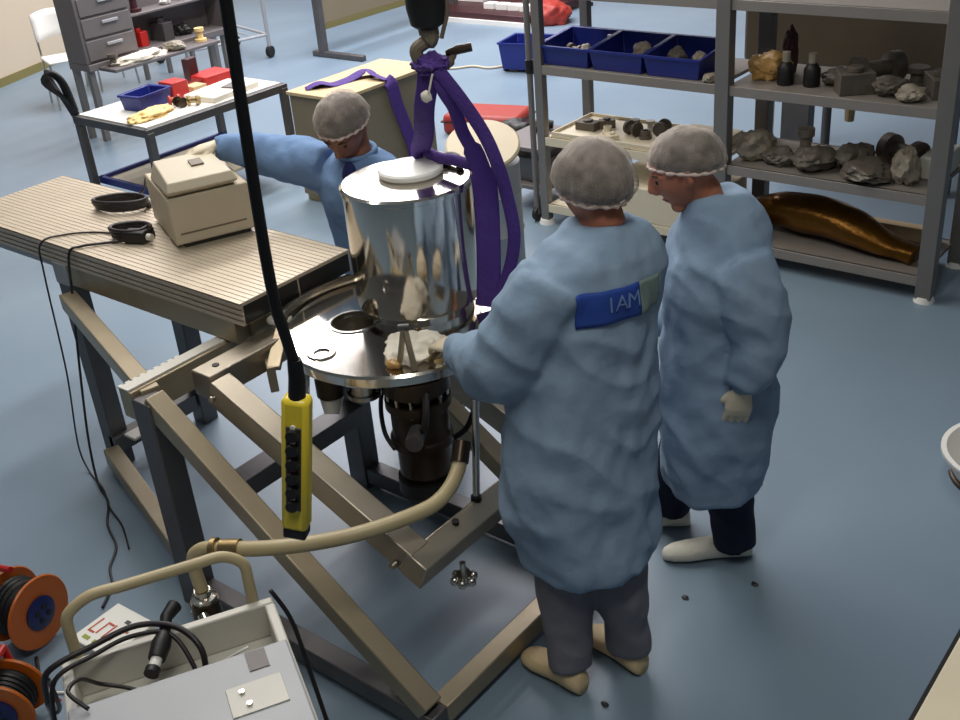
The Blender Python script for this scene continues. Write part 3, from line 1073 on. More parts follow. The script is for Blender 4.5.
reel('orange cable reel with blue hub standing on the floor at the left edge', (-3.36, 1.26, 0.145), (0.88, 0.22, 0.0), 0.135, 0.14)
reel('orange and red cable reel lying lowest, left of the cart', (-3.02, 0.98, 0.125), (0.6, -0.75, 0.0), 0.115, 0.12)
wire('reel_cable', 'thin white cable on the floor between the two reels', [(-3.2, 1.10, 0.006), (-3.08, 1.12, 0.006), (-3.0, 1.17, 0.006), (-2.93, 1.2, 0.006)], 0.005, 'white')
wire('reel_cable', 'black cable running from the reel to the cart', [(-3.25, 1.2, 0.01), (-3.12, 1.14, 0.02), (-2.95, 1.08, 0.03), (-2.75, 1.03, 0.2), (-2.62, 0.98, 0.42), (-2.55, 0.95, 0.5)], 0.007)

# ---- near right corner: a cream table and a round basin
tb = thing('corner_table', 'cream table corner cut off in the near right corner', 'table', (-0.1, 1.9, 0))
m = MB()
m.mm(-0.458, 0.6, 1.2, 2.9, 0.72, 0.75)
m.build('tabletop', 'cream', tb, 0.004)
m = MB()
m.mm(-0.474, -0.43, 1.22, 2.88, 0.60, 0.72)
m.build('dark_edge_band', 'black', tb)  # black band below the tabletop, standing out past its left edge
for x, y in ((-0.40, 1.25), (-0.40, 2.84), (0.54, 1.25), (0.54, 2.84)):
    m = MB()
    m.mm(x - 0.025, x + 0.025, y - 0.025, y + 0.025, 0, 0.72)
    m.build('leg', 'post_grey', tb)
st = thing('white_basin', 'round white plastic basin on the floor cut off at the right edge of the photo', 'basin', (-0.735, 3.92, 0))
m = MB()
m.lathe([(0.0, 0.0), (0.12, 0.0), (0.15, 0.02), (0.24, 0.20), (0.255, 0.21), (0.255, 0.225), (0.235, 0.225), (0.14, 0.05), (0.0, 0.045)], (-0.735, 3.92, 0), 48)
m.build('bowl', 'white', st, smooth=60)
m = MB()
m.tube([V((-0.735, 3.92, 0.11)) + V((math.cos(a) * 0.205, math.sin(a) * 0.205, 0)) for a in [R(200 + 5 * i) for i in range(30)]], 0.012, 8)
m.build('grip_band', 'pump', st)

for x, y in ((-1.49, 2.743), (-1.314, 2.942), (-1.453, 2.152)):
    m = MB()
    m.blob((x, y, 0.004), (0.014, 0.010, 0.005), 0.4, 5, int(x * 100), 2)
    tag(m.build('floor_scrap', 'black', None), {-1.49: 'tiny dark scrap on the floor between the two workers', -1.314: 'tiny dark scrap on the floor right of the white shoe cover', -1.453: 'tiny dark scrap on the floor below the near worker\'s shoe'}[x], 'scrap', 'scraps on the floor')
# ================================================================== PEOPLE
def ellipse(c, ex, ey, rx, ry, n=36, pw=2.3):
    out = []
    for i in range(n):
        a = 2 * PI * i / n
        ca, sa = math.cos(a), math.sin(a)
        x = math.copysign(abs(ca) ** (2 / pw), ca) * rx
        y = math.copysign(abs(sa) ** (2 / pw), sa) * ry
        out.append(V(c) + ex * x + ey * y)
    return out


def add_head(mb, c, F, L, U):
    c = V(c)
    rings = []
    nv, nu = 22, 36
    for j in range(1, nv):
        th = PI * j / nv
        ring = []
        for i in range(nu):
            ph = 2 * PI * i / nu
            x, y, z = math.sin(th) * math.cos(ph), math.sin(th) * math.sin(ph), math.cos(th)
            px, py, pz = x * 0.098, y * 0.077, z * 0.120
            if z < 0:
                py *= 1 + 0.30 * z
                if x < 0:
                    px *= 1 + 0.45 * z
                else:
                    px *= 1 + 0.06 * z
            elif x < 0:
                px *= 1.06
            ring.append(c + F * px + L * py + U * pz)
        rings.append(ring)
    mb.ring_loft(rings)

    def P(x, y, z):
        return c + F * x + L * y + U * z
    mb.tube([P(0.080, 0, 0.045), P(0.098, 0, 0.018), P(0.113, 0, -0.014), P(0.098, 0, -0.027), P(0.085, 0, -0.027)], [0.009, 0.010, 0.013, 0.013, 0.008], 10)
    for s in (1, -1):
        mb.tube([P(0.075, 0.012 * s, 0.034), P(0.082, 0.030 * s, 0.037), P(0.066, 0.054 * s, 0.030)], [0.010, 0.011, 0.008], 8)
        mb.tube([P(0.006, 0.070 * s, 0.028), P(-0.010, 0.084 * s, 0.020), P(-0.010, 0.086 * s, -0.008), P(0.004, 0.076 * s, -0.030)], [0.008, 0.013, 0.012, 0.008], 8)
        mb.tube([P(0.055, 0.045 * s, -0.004), P(0.066, 0.038 * s, -0.018)], [0.018, 0.016], 8)
    mb.tube([P(0.050, -0.022, -0.094), P(0.060, 0, -0.098), P(0.050, 0.022, -0.094)], [0.020, 0.023, 0.020], 8)
    mb.tube([P(0.066, -0.018, -0.060), P(0.076, 0, -0.060), P(0.066, 0.018, -0.060)], [0.014, 0.016, 0.014], 8)


def head_details(parent, c, F, L, U):
    c = V(c)

    def P(x, y, z):
        return c + F * x + L * y + U * z
    for s in (1, -1):
        m = MB()
        m.blob(P(0.079, 0.031 * s, 0.014), (0.011, 0.011, 0.011), 0, 1, 0, 2)
        m.build('eye', 'eye', parent, smooth=180)
        m = MB()
        m.tube([P(0.090, 0.016 * s, 0.036), P(0.089, 0.032 * s, 0.042), P(0.074, 0.052 * s, 0.036)], [0.003, 0.004, 0.002], 6)
        m.build('eyebrow', 'hair', parent, smooth=180)
    m = MB()
    m.tube([P(0.078, 0.020, -0.059), P(0.089, 0, -0.057), P(0.078, -0.020, -0.059)], [0.003, 0.005, 0.003], 8)
    m.build('mouth', 'lip', parent, smooth=180)


def add_hand(mb, wrist, D, N, thumb, s=1.0, curl=0.5, fat=1.0):
    """palm, four unequal bent fingers and a thumb; N is where the palm faces"""
    wrist, D = V(wrist), V(D).normalized()
    N = (V(N) - D * V(N).dot(D)).normalized()
    S = D.cross(N).normalized() * thumb

    def P(d, l, q):
        return wrist + (D * d + S * l + N * q) * s
    mb.tube([P(-0.03, 0, 0), P(0.0, 0, 0), P(0.03, 0.002, 0), P(0.065, 0.0, 0), P(0.092, -0.002, 0.002)],
            [0.026 * s * fat, 0.027 * s * fat, 0.036 * s * fat, 0.042 * s * fat, 0.040 * s * fat], 16, flat=[0.021 * s * fat, 0.02 * s * fat, 0.019 * s * fat, 0.017 * s * fat, 0.012 * s * fat], ref=N)
    for l, ln, dr in ((0.031, 0.070, 0.10), (0.0105, 0.080, 0.03), (-0.0105, 0.074, -0.04), (-0.031, 0.058, -0.12)):
        p = P(0.082, l, 0.002)
        d = (D + S * dr).normalized()
        pts = [p, ]
        ang = curl * 0.7
        for k, fr_ in enumerate((0.46, 0.31, 0.23)):
            dd = (d * math.cos(ang) + N * math.sin(ang))
            p = p + dd * ln * fr_ * s
            pts.append(p)
            ang += curl * 0.8
        mb.tube(pts, [0.0100 * s * fat, 0.0092 * s * fat, 0.0084 * s * fat, 0.0066 * s * fat], 10)
    p = P(0.018, 0.022, 0.006)
    d = (D * 0.72 + S * 0.62 + N * 0.30).normalized()
    d2 = (D * 0.92 + S * 0.12 + N * 0.36 * (1 + curl)).normalized()
    mb.tube([p, p + d * 0.042 * s, p + d * 0.042 * s + d2 * 0.032 * s, p + d * 0.042 * s + d2 * 0.056 * s], [0.016 * s * fat, 0.0125 * s * fat, 0.0105 * s * fat, 0.0075 * s * fat], 10)


def fold(mb, amp, low=0.0, z_lo=0.4, z_hi=1.0, seed=0):
    """hanging folds and creases in cloth"""
    bm = mb.bm
    bm.normal_update()
    o = V((seed * 5.1, seed * 2.3, seed * 1.7))
    mv = []
    for v in bm.verts:
        p = v.co
        k = max(0.0, min(1.0, (z_hi - p.z) / (z_hi - z_lo)))
        d = amp * noise.noise(V((p.x * 9, p.y * 9, p.z * 4)) + o)
        r1 = 1 - abs(noise.noise(V((p.x * 6 + p.z * 4, p.y * 6 + p.z * 3, p.z * 6)) + o)) * 2
        d += amp * 0.75 * r1
        d += amp * 0.45 * noise.noise(V((p.x * 20, p.y * 20, p.z * 14)) + o)
        d += low * k * (noise.noise(V((p.x * 11, p.y * 11, p.z * 1.1)) + o))
        mv.append(v.normal * d)
    for v, d in zip(bm.verts, mv):
        v.co += d
    return mb


def bouffant(parent, c, F, L, U, tilt, back=0.0, seed=0, drop=1.78, k=1.0):
    c = V(c)
    A = (U * math.cos(tilt) + F * math.sin(tilt)).normalized()
    B = (F * math.cos(tilt) - U * math.sin(tilt)).normalized()
    cc = c + A * 0.022 - B * 0.010

    def pt(u, v, sc=1.0, ruff=True):
        ph = 2 * PI * u
        th = drop * v
        x, y, z = math.sin(th) * math.cos(ph), math.sin(th) * math.sin(ph), math.cos(th)
        q = V((x * 0.124, y * 0.101, z * 0.118)) * k * sc
        if ruff:
            w_ = noise.noise(V((x * 2, y * 2, z * 2)) + V((seed, 0, 0))) * 0.007
            w_ += (1 - abs(noise.noise(V((x * 6, y * 6, z * 2)) + V((0, seed, 0)))) * 2) * 0.0018
            w_ += 0.004 * math.sin(ph * 22 + 3 * noise.noise(V((x, y, z)) * 4)) * v ** 3
            q *= 1 + w_ / 0.11 - 0.10 * max(0, v - 0.86) / 0.14
        return cc + B * q.x + L * q.y + A * q.z
    # hair
    m = MB()
    rings = []
    for j in range(1, 15):
        v = j / 14
        rings.append([pt(i / 36, v * 0.985, 0.925 if j < 14 else 0.84, False) for i in range(36)])
    m.ring_loft(rings)
    m.build('hair', 'hair', parent, smooth=180)
    m = MB()
    vs = [[m.bm.verts.new(pt(i / 72, max(j, 0.15) / 26)) for i in range(72)] for j in range(27)]
    for j in range(26):
        for i in range(72):
            m.bm.faces.new((vs[j][i], vs[j][(i + 1) % 72], vs[j + 1][(i + 1) % 72], vs[j + 1][i]))
    m.bm.faces.new(list(reversed(vs[0])))
    cap = m.build('bouffant_cap', 'cap', parent, smooth=180)
    m = MB()
    m.tube([pt(i / 60, 1.0) for i in range(60)], [0.0055 + 0.002 * math.sin(i * 2.1) for i in range(60)], 7, closed=True)
    m.build('elastic_band', 'cap_band', cap, smooth=180)


def shoe(parent, heel, toe, mt, name='shoe_cover', wide=0.052, seed=0):
    heel, toe = V((heel[0], heel[1], 0)), V((toe[0], toe[1], 0))
    d = (toe - heel)
    ln = d.length
    d.normalize()
    s = V((-d.y, d.x, 0))
    rings = []
    for t, w_, h in ((0.0, 0.45, 0.05), (0.04, 0.72, 0.085), (0.16, 0.86, 0.105), (0.34, 0.84, 0.10), (0.52, 0.92, 0.078), (0.72, 1.05, 0.062), (0.88, 0.92, 0.052), (0.97, 0.6, 0.042), (1.0, 0.3, 0.03)):
        p = heel + d * ln * t
        ring = []
        for i in range(20):
            a = 2 * PI * i / 20
            q = p + s * math.cos(a) * wide * w_
            z = h / 2 + math.sin(a) * h / 2
            n_ = noise.noise(V((q.x * 40, q.y * 40, z * 40 + seed))) * 0.006
            ring.append(q + s * n_ + V((0, 0, max(0.002, z + n_))))
        rings.append(ring)
    m = MB()
    m.ring_loft(rings)
    return m.build(name, mt, parent, smooth=180)


def person(label, base, head, F, pitch, roll, neck, rings, arms, legs, gown_mat, trouser_mat, skin, tilt, seed, cap_k=1.0, hem_fold=0.014, shoes='shoe_cover', drop=1.78):
    base = V((base[0], base[1], 0))
    root = thing('person', label, 'person', base)
    F = V(F).normalized()
    L = V((-F.y, F.x, 0))
    Uz = V((0, 0, 1))
    hF = (F * math.cos(pitch) - Uz * math.sin(pitch)).normalized()
    hU = (Uz * math.cos(pitch) + F * math.sin(pitch)).normalized()
    hL = (L * math.cos(roll) + hU * math.sin(roll)).normalized()
    hU = hF.cross(hL).normalized()
    head, neck = V(head), V(neck)
    # ---- body: one fused surface
    mb = MB()
    add_head(mb, head, hF, hL, hU)
    mb.tube([head - hU * 0.045 - hF * 0.018, head - hU * 0.09 - hF * 0.03, neck, neck - Uz * 0.08], [0.055, 0.056, 0.058, 0.062], 16)
    body_rings = [ellipse(V(r[0]), L, F, r[1] * 0.70, r[2] * 0.66, 28) for r in rings if 0.75 < r[0][2] < neck.z - 0.07]
    mb.ring_loft(body_rings)
    for a in arms:
        mb.tube(a['pts'], [0.055, 0.05, 0.043, 0.04, 0.03][:len(a['pts'])] if len(a['pts']) != 3 else [0.055, 0.045, 0.028], 14)
        add_hand(mb, a['pts'][-1], a['D'], a['N'], a['thumb'], 1.0, a['curl'], 0.93)
    for hip, knee, ankle, heel, toe in legs:
        mb.tube([hip, knee, ankle], [0.085, 0.058, 0.042], 14)
        d = (V((toe[0], toe[1], 0)) - V((heel[0], heel[1], 0)))
        mb.tube([V(ankle), V((heel[0], heel[1], 0.05)) + d * 0.3, V((heel[0], heel[1], 0.034)) + d * 0.6, V((heel[0], heel[1], 0.026)) + d * 0.85], [0.040, 0.028, 0.024, 0.018], 12)
    body = fuse(mb, 0.006, 1).build('body', skin, root, smooth=180)
    head_details(root, head, hF, hL, hU)
    bouffant(root, head, hF, hL, hU, tilt, seed=seed, k=cap_k, drop=drop)
    # ---- gown with sleeves
    mb = MB()
    mb.ring_loft([ellipse(V(r[0]), L, F, r[1], r[2], 40) for r in rings])
    for a in arms:
        mb.tube(spline(a['sleeve'], 5), [x for i, (r0, r1) in enumerate(zip(a['r'][:-1], a['r'][1:])) for x in [r0 + (r1 - r0) * j / 5 for j in range(5)]] + [a['r'][-1]], 18)
    g = fuse(mb, 0.0105, 3)
    fold(g, 0.015, hem_fold, 0.35, 1.15, seed)
    gown = g.build('gown', gown_mat, root, smooth=180)
    m = MB()
    m.tube([neck + Uz * 0.0 + (L * math.cos(t) * 0.073 + F * math.sin(t) * 0.073) + Uz * (-0.012 * math.sin(t)) for t in [i * PI / 14 for i in range(28)]], 0.011, 8, closed=True)
    m.build('collar', gown_mat, root, smooth=180)
    for a in arms:
        mb = MB()
        add_hand(mb, a['pts'][-1], a['D'], a['N'], a['thumb'], 1.02, a['curl'], 1.08)
        fuse(mb, 0.0042, 1).build('glove', 'glove', root, smooth=180)
        m = MB()
        w_ = V(a['pts'][-1])
        dd = V(a['D']).normalized()
        m.tube([w_ - dd * 0.055, w_ - dd * 0.03, w_ - dd * 0.005], [0.036, 0.037, 0.034], 16)
        m.build('cuff', gown_mat, gown, smooth=180)
    # ---- trousers and shoes
    mb = MB()
    for hip, knee, ankle, heel, toe in legs:
        an = V(ankle) + V((0, 0, -0.012))
        mb.tube(spline([hip, knee, V(knee).lerp(an, 0.55), an], 4), [0.105, 0.104, 0.10, 0.096, 0.092, 0.088, 0.084, 0.081, 0.079, 0.077, 0.075, 0.073, 0.072], 18)
    t = fuse(mb, 0.012, 2)
    fold(t, 0.009, 0.004, 0.0, 0.6, seed + 3)
    t.build('trousers', trouser_mat, root, smooth=180)
    for i, (hip, knee, ankle, heel, toe) in enumerate(legs):
        shoe(root, heel, toe, shoes, seed=seed + i)
    return root, gown


# ---- worker in front, seen from behind, bending to the plate
F1 = V((-0.97, 0.23, 0))
p1, gown1 = person(
    'person in pale blue gown and hair cap seen from behind, blue label across the back',
    (-1.57, 2.27), (-1.632, 2.435, 1.638), F1, 0.30, 0.0, (-1.61, 2.42, 1.525),
    [((-1.60, 2.315, 0.48), 0.225, 0.21), ((-1.61, 2.31, 0.55), 0.235, 0.212), ((-1.635, 2.31, 0.68), 0.25, 0.205), ((-1.635, 2.33, 0.82), 0.255, 0.195),
     ((-1.635, 2.35, 0.98), 0.245, 0.18), ((-1.63, 2.37, 1.15), 0.235, 0.165), ((-1.62, 2.39, 1.30), 0.232, 0.155), ((-1.61, 2.405, 1.40), 0.222, 0.145),
     ((-1.608, 2.412, 1.462), 0.21, 0.132), ((-1.61, 2.417, 1.508), 0.155, 0.10), ((-1.61, 2.42, 1.528), 0.10, 0.085), ((-1.61, 2.42, 1.543), 0.08, 0.078)],
    [dict(pts=[(-1.64, 2.215, 1.43), (-1.765, 2.165, 1.16), (-2.045, 2.262, 1.095)], D=(-0.90, 0.36, -0.12), N=(0.1, 0.1, -1), thumb=-1, curl=0.55,
          sleeve=[(-1.63, 2.24, 1.44), (-1.69, 2.185, 1.30), (-1.775, 2.165, 1.165), (-1.90, 2.20, 1.125), (-2.035, 2.26, 1.097)], r=[0.105, 0.115, 0.108, 0.088, 0.046]),
     dict(pts=[(-1.59, 2.57, 1.43), (-1.72, 2.62, 1.17), (-1.985, 2.505, 1.09)], D=(-0.95, -0.25, -0.12), N=(0.1, -0.1, -1), thumb=1, curl=0.5,
          sleeve=[(-1.585, 2.54, 1.43), (-1.64, 2.60, 1.30), (-1.72, 2.62, 1.18), (-1.85, 2.56, 1.12), (-1.975, 2.51, 1.09)], r=[0.10, 0.10, 0.092, 0.075, 0.044])],
    [((-1.655, 2.24, 0.82), (-1.63, 2.215, 0.42), (-1.60, 2.178, 0.09), (-1.535, 2.155), (-1.795, 2.185)),
     ((-1.60, 2.42, 0.82), (-1.505, 2.325, 0.42), (-1.485, 2.355, 0.09), (-1.42, 2.335), (-1.68, 2.40))],
    'gown', 'trouser_grey', 'skin', -0.36, 1, 1.05, shoes='shoe_beige', drop=1.90)

# printed label across the back of the gown, following the cloth
bvh = BVHTree.FromPolygons([p1.location + v.co for v in gown1.data.vertices], [list(p.vertices) for p in gown1.data.polygons])
L1 = V((-F1.y, F1.x, 0)).normalized()
BC = V((-1.45, 2.42, 1.36)) + L1 * 0.08                           # middle of the label, just behind the back
TL = -0.07


def on_back(u, v, off=0.003):
    """u to the right of the back, v up"""
    o = BC - L1 * u + V((0, 0, v + TL * u)) - F1 * 0.4
    hit = bvh.ray_cast(o, F1)
    if hit[0] is None:
        return o + F1 * 0.4
    return hit[0] - F1 * off


def patch(u0, u1, v0, v1, off, n=14):
    m = MB()
    m.grid(lambda a, c: on_back(u0 + (u1 - u0) * a, v0 + (v1 - v0) * c, off), n, 8)
    return m


lab = patch(-0.155, 0.05, -0.05, 0.05, 0.004).build('back_label', 'blue_tag', gown1, smooth=180, solid=0.002)
patch(0.05, 0.14, -0.05, 0.05, 0.004).build('label_end', 'tag_grey', lab, smooth=180, solid=0.002)
for ch, u0 in (('I', -0.058), ('A', -0.022), ('M', 0.021)):
    cu2 = bpy.data.curves.new('t', 'FONT')
    cu2.body = ch
    cu2.size = 0.066
    cu2.align_x = 'CENTER'
    to = bpy.data.objects.new('t', cu2)
    C.objects.link(to)
    tm = evaluated(to)
    bpy.data.objects.remove(to)
    m = MB()
    bm_ = bmesh.new()
    bm_.from_mesh(tm)
    bmesh.ops.triangulate(bm_, faces=bm_.faces)
    mp = {v: m.bm.verts.new(on_back(v.co.x + u0, v.co.y - 0.014, 0.0075)) for v in bm_.verts}
    for f_ in bm_.faces:
        m.bm.faces.new([mp[v] for v in f_.verts])
    bm_.free()
    m.build('label_letter', 'tag_text', lab, smooth=180)

# ---- second worker, in profile, head bowed
F2 = V((-0.80, -0.60, 0))
p2, gown2 = person(
    'person in blue gown and hair cap standing in profile, head bowed, gloved hand hanging down',
    (-1.55, 3.0), (-1.595, 2.885, 1.548), F2, 0.42, 0.0, (-1.535, 2.945, 1.42),
    [((-1.51, 2.985, 0.36), 0.165, 0.165), ((-1.505, 2.98, 0.44), 0.17, 0.178), ((-1.50, 2.965, 0.62), 0.175, 0.195), ((-1.50, 2.97, 0.85), 0.172, 0.19), ((-1.50, 2.965, 1.05), 0.175, 0.178),
     ((-1.505, 2.955, 1.18), 0.185, 0.170), ((-1.51, 2.955, 1.28), 0.18, 0.155), ((-1.495, 2.97, 1.355), 0.155, 0.14), ((-1.50, 2.967, 1.42), 0.118, 0.115), ((-1.515, 2.958, 1.465), 0.085, 0.088)],
    [dict(pts=[(-1.40, 2.885, 1.29), (-1.32, 2.89, 1.04), (-1.345, 2.835, 0.865)], D=(-0.14, -0.04, -0.98), N=(-0.6, 0.8, 0.1), thumb=-1, curl=0.30,
          sleeve=[(-1.41, 2.895, 1.275), (-1.35, 2.88, 1.17), (-1.32, 2.89, 1.05), (-1.33, 2.86, 0.95), (-1.344, 2.838, 0.875)], r=[0.112, 0.102, 0.09, 0.078, 0.052]),
     dict(pts=[(-1.62, 3.08, 1.27), (-1.66, 3.11, 1.0), (-1.78, 2.98, 0.93)], D=(-0.8, -0.6, 0.0), N=(0.5, -0.6, 0.3), thumb=-1, curl=0.5,
          sleeve=[(-1.61, 3.07, 1.26), (-1.64, 3.10, 1.13), (-1.66, 3.11, 1.0), (-1.71, 3.06, 0.95), (-1.77, 2.99, 0.93)], r=[0.09, 0.09, 0.08, 0.065, 0.045])],
    [((-1.47, 2.95, 0.80), (-1.46, 2.98, 0.42), (-1.45, 3.04, 0.09), (-1.405, 3.095), (-1.67, 2.895)),
     ((-1.56, 3.05, 0.80), (-1.68, 3.08, 0.42), (-1.755, 3.095, 0.09), (-1.685, 3.135), (-1.905, 2.995))],
    'gown', 'trouser_navy', 'skin', -0.46, 5, 1.0, drop=1.60)
m = MB()
m.tube(spline([(-1.475, 2.985, 1.435), (-1.445, 2.99, 1.45), (-1.43, 3.01, 1.435), (-1.45, 3.0, 1.41)], 5), 0.016, 8)
m.blob((-1.452, 2.997, 1.44), (0.026, 0.024, 0.022), 0.3, 5, 2, 3)
m.build('neck_tie', 'shirt_navy', p2, smooth=180)

# ---- third worker, behind the bench, leaning over the instrument
F3 = V((0.34, -0.93, 0))
p3, gown3 = person(
    'person in blue gown bending behind the bench, one arm stretched to the instrument',
    (-3.1, 3.2), (-3.075, 2.884, 1.495), F3, 0.72, 0.0, (-3.09, 2.955, 1.385),
    [((-3.12, 3.17, 0.45), 0.20, 0.17), ((-3.12, 3.13, 0.65), 0.20, 0.17), ((-3.12, 3.08, 0.90), 0.195, 0.16), ((-3.11, 3.03, 1.08), 0.19, 0.155), ((-3.10, 2.99, 1.20), 0.195, 0.15),
     ((-3.095, 2.97, 1.28), 0.185, 0.13), ((-3.09, 2.963, 1.335), 0.14, 0.10), ((-3.09, 2.96, 1.37), 0.085, 0.078)],
    [dict(pts=[(-3.255, 2.905, 1.30), (-3.50, 2.875, 1.315), (-3.665, 2.715, 1.40)], D=(-0.60, -0.78, -0.12), N=(0, 0, -1), thumb=1, curl=0.35,
          sleeve=[(-3.23, 2.92, 1.30), (-3.36, 2.90, 1.315), (-3.50, 2.875, 1.325), (-3.59, 2.80, 1.365), (-3.655, 2.725, 1.395)], r=[0.095, 0.095, 0.09, 0.072, 0.045]),
     dict(pts=[(-2.935, 3.02, 1.29), (-2.875, 3.03, 1.03), (-2.87, 2.96, 0.82)], D=(0.0, -0.2, -0.97), N=(-1, 0, 0), thumb=1, curl=0.4,
          sleeve=[(-2.95, 3.01, 1.28), (-2.90, 3.03, 1.16), (-2.875, 3.03, 1.04), (-2.87, 3.0, 0.93), (-2.87, 2.965, 0.83)], r=[0.095, 0.092, 0.085, 0.068, 0.045])],
    [((-3.2, 3.14, 0.80), (-3.19, 3.16, 0.42), (-3.2, 3.24, 0.09), (-3.22, 3.32), (-3.14, 3.08)),
     ((-3.03, 3.18, 0.80), (-3.02, 3.2, 0.42), (-3.02, 3.28, 0.09), (-3.04, 3.36), (-2.96, 3.12))],
    'gown_vivid', 'trouser_navy', 'skin_dark', -0.45, 9, 1.07, drop=1.55)
m = MB()
m.blob((-3.055, 2.868, 1.30), (0.035, 0.028, 0.075), 0.1, 4, 1, 3)
m.build('shirt_front', 'shirt_navy', p3, smooth=180)
# ================================================================== STORAGE RACK
RY0, RY1 = 5.50, 6.02
RX = (-4.04, -2.79, -1.59)
LV = (0.14, 0.59, 1.04, 1.50)
rack = thing('storage_rack', 'tall grey steel shelving rack with two bays of parts behind the workers', 'shelving', (-2.8, 5.75, 0))
for i, x in enumerate(RX):
    for y in (RY0, RY1):
        hw = 0.03 if i == 0 else 0.042
        m = MB()
        m.mm(x - hw, x + hw, y - hw * 0.9, y + hw * 0.9, 0.02, 2.1)
        ps = m.build('post', 'post_grey', rack, 0.004)
        m = MB()
        m.cyl((x, y, 0.0), (x, y, 0.03), 0.055, 0.045)
        m.build('foot', 'white', ps)
for b in range(2):
    for lz in LV:
        x0, x1 = RX[b] + 0.03, RX[b + 1] - 0.03
        m = MB()
        m.mm(x0, x1, RY0 - 0.02, RY1 + 0.02, lz - 0.02, lz)
        m.mm(x0, x1, RY0 - 0.025, RY0 - 0.005, lz - 0.055, lz)
        m.mm(x0, x1, RY1 + 0.005, RY1 + 0.025, lz - 0.055, lz)
        m.build('shelf_board', ('cream' if (b == 0 and lz < 1.0) else 'shelf_grey'), rack, 0.002)


# ---- blue bins with parts on the upper left shelf
def open_bin(name, label, cat, c, sx, sy, sz, mt, parent=None, rz=0.0, group=None, wall=0.012, lip=0.0):
    t = thing(name, label, cat, c, group)
    cx, cy, cz = c
    mr_ = Matrix.Translation(V(c)) @ Matrix.Rotation(rz, 4, 'Z')
    m = MB()
    o = [(-sx / 2, -sy / 2), (sx / 2, -sy / 2), (sx / 2, sy / 2), (-sx / 2, sy / 2)]
    tp = 1.06
    outer0 = [mr_ @ V((x * 0.94, y * 0.94, 0)) for x, y in o]
    outer1 = [mr_ @ V((x * tp, y * tp, sz - (lip if y < 0 else 0))) for x, y in o]
    k = 1 - 2 * wall / min(sx, sy)
    in1 = [mr_ @ V((x * tp * k, y * tp * k, sz - (lip if y < 0 else 0))) for x, y in o]
    in0 = [mr_ @ V((x * 0.94 * k, y * 0.94 * k, wall)) for x, y in o]
    m.ring_loft([outer0, outer1, in1, in0])
    m.build('bin_body', mt, t, 0.004)
    m = MB()
    ps = [mr_ @ V((x * (tp + 0.015), y * (tp + 0.015), sz - 0.006 - (lip if y < 0 else 0))) for x, y in o]
    for a, b_ in zip(ps, ps[1:] + ps[:1]):
        m.bar(a, b_, 0.014, 0.014)
    m.build('rim', mt, t)
    return t


names = ('leftmost blue parts bin on the upper rack shelf', 'middle blue parts bin on the upper rack shelf', 'blue parts bin on the upper rack shelf next to the thick middle post')
bx = (-3.86, -3.49, -3.12)
for i in range(3):
    open_bin('parts_bin', names[i], 'bin', (bx[i], 5.68, 1.04), 0.345, 0.36, 0.155, 'blue_bin', group='blue parts bins on the rack', lip=0.035)


def fitting(c, r, h, mt, label, group, kind=0, rz=0.0, name='pipe_fitting', cat='metal part'):
    """small turned part: flange, neck and collar, lying or standing"""
    c = V(c)
    m = MB()
    if kind == 0:
        m.lathe([(0, 0), (r, 0), (r, h * 0.18), (r * 0.55, h * 0.22), (r * 0.5, h * 0.7), (r * 0.8, h * 0.74), (r * 0.8, h), (0, h)], c, 20)
    elif kind == 1:
        a = V((math.cos(rz), math.sin(rz), 0))
        m.lathe([(0, -h), (r, -h), (r, -h * 0.7), (r * 0.55, -h * 0.65), (r * 0.55, h * 0.5), (r, h * 0.55), (r, h), (0, h)], c + V((0, 0, r)), 20, axis=a)
    elif kind == 2:
        m.lathe([(r * 0.55, 0), (r, 0), (r, h * 0.4), (r * 0.8, h * 0.4), (r * 0.75, h), (r * 0.55, h), (r * 0.55, 0)], c, 24, cap=False)
    elif kind == 3:
        m.blob(c + V((0, 0, h * 0.45)), (r, r * 0.8, h * 0.55), 0.3, 4, int(rz * 100), 4, rz, floor=c.z)
    else:
        m.box(c + V((0, 0, h / 2)), (r * 2, r * 1.3, h), rz)
        m.cyl(c + V((0, 0, h)), c + V((0, 0, h * 1.25)), r * 0.45, n=14)
    o = m.build(name, mt, None, bevel=0.003 if kind == 4 else 0)
    tag(o, label, cat, group)
    return o


G = 'small parts in the blue bins'
for (x, y, r, h, mt, k, lb_) in ((-3.92, 5.72, 0.035, 0.06, 'parts_grey', 1, 'small dark fitting in the leftmost blue bin'),
                                 (-3.80, 5.66, 0.05, 0.09, 'wrap_light', 3, 'wrapped pale part in the leftmost blue bin'),
                                 (-3.72, 5.80, 0.03, 0.10, 'white', 4, 'white block at the right end of the leftmost blue bin'),
                                 (-3.44, 5.72, 0.055, 0.12, 'wrap_light', 3, 'crumpled pale bag in the middle blue bin'),
                                 (-3.40, 5.60, 0.045, 0.08, 'wrap', 3, 'grey crumpled bag at the front of the middle blue bin'),
                                 (-3.20, 5.70, 0.055, 0.11, 'wrap', 3, 'grey bag at the left of the bin beside the middle post'),
                                 (-3.03, 5.66, 0.045, 0.11, 'wrap_light', 3, 'pale bag at the right of the bin beside the middle post')):
    fitting((x, y, 1.053), r, h, mt, lb_, G, k, 0.4 + x)
fitting((-2.885, 5.52, 1.04), 0.045, 0.05, 'wrap_light', 'pale crumpled bag on the upper rack shelf against the thick middle post', None, 3, 1.1, 'plastic_bag', 'bag')

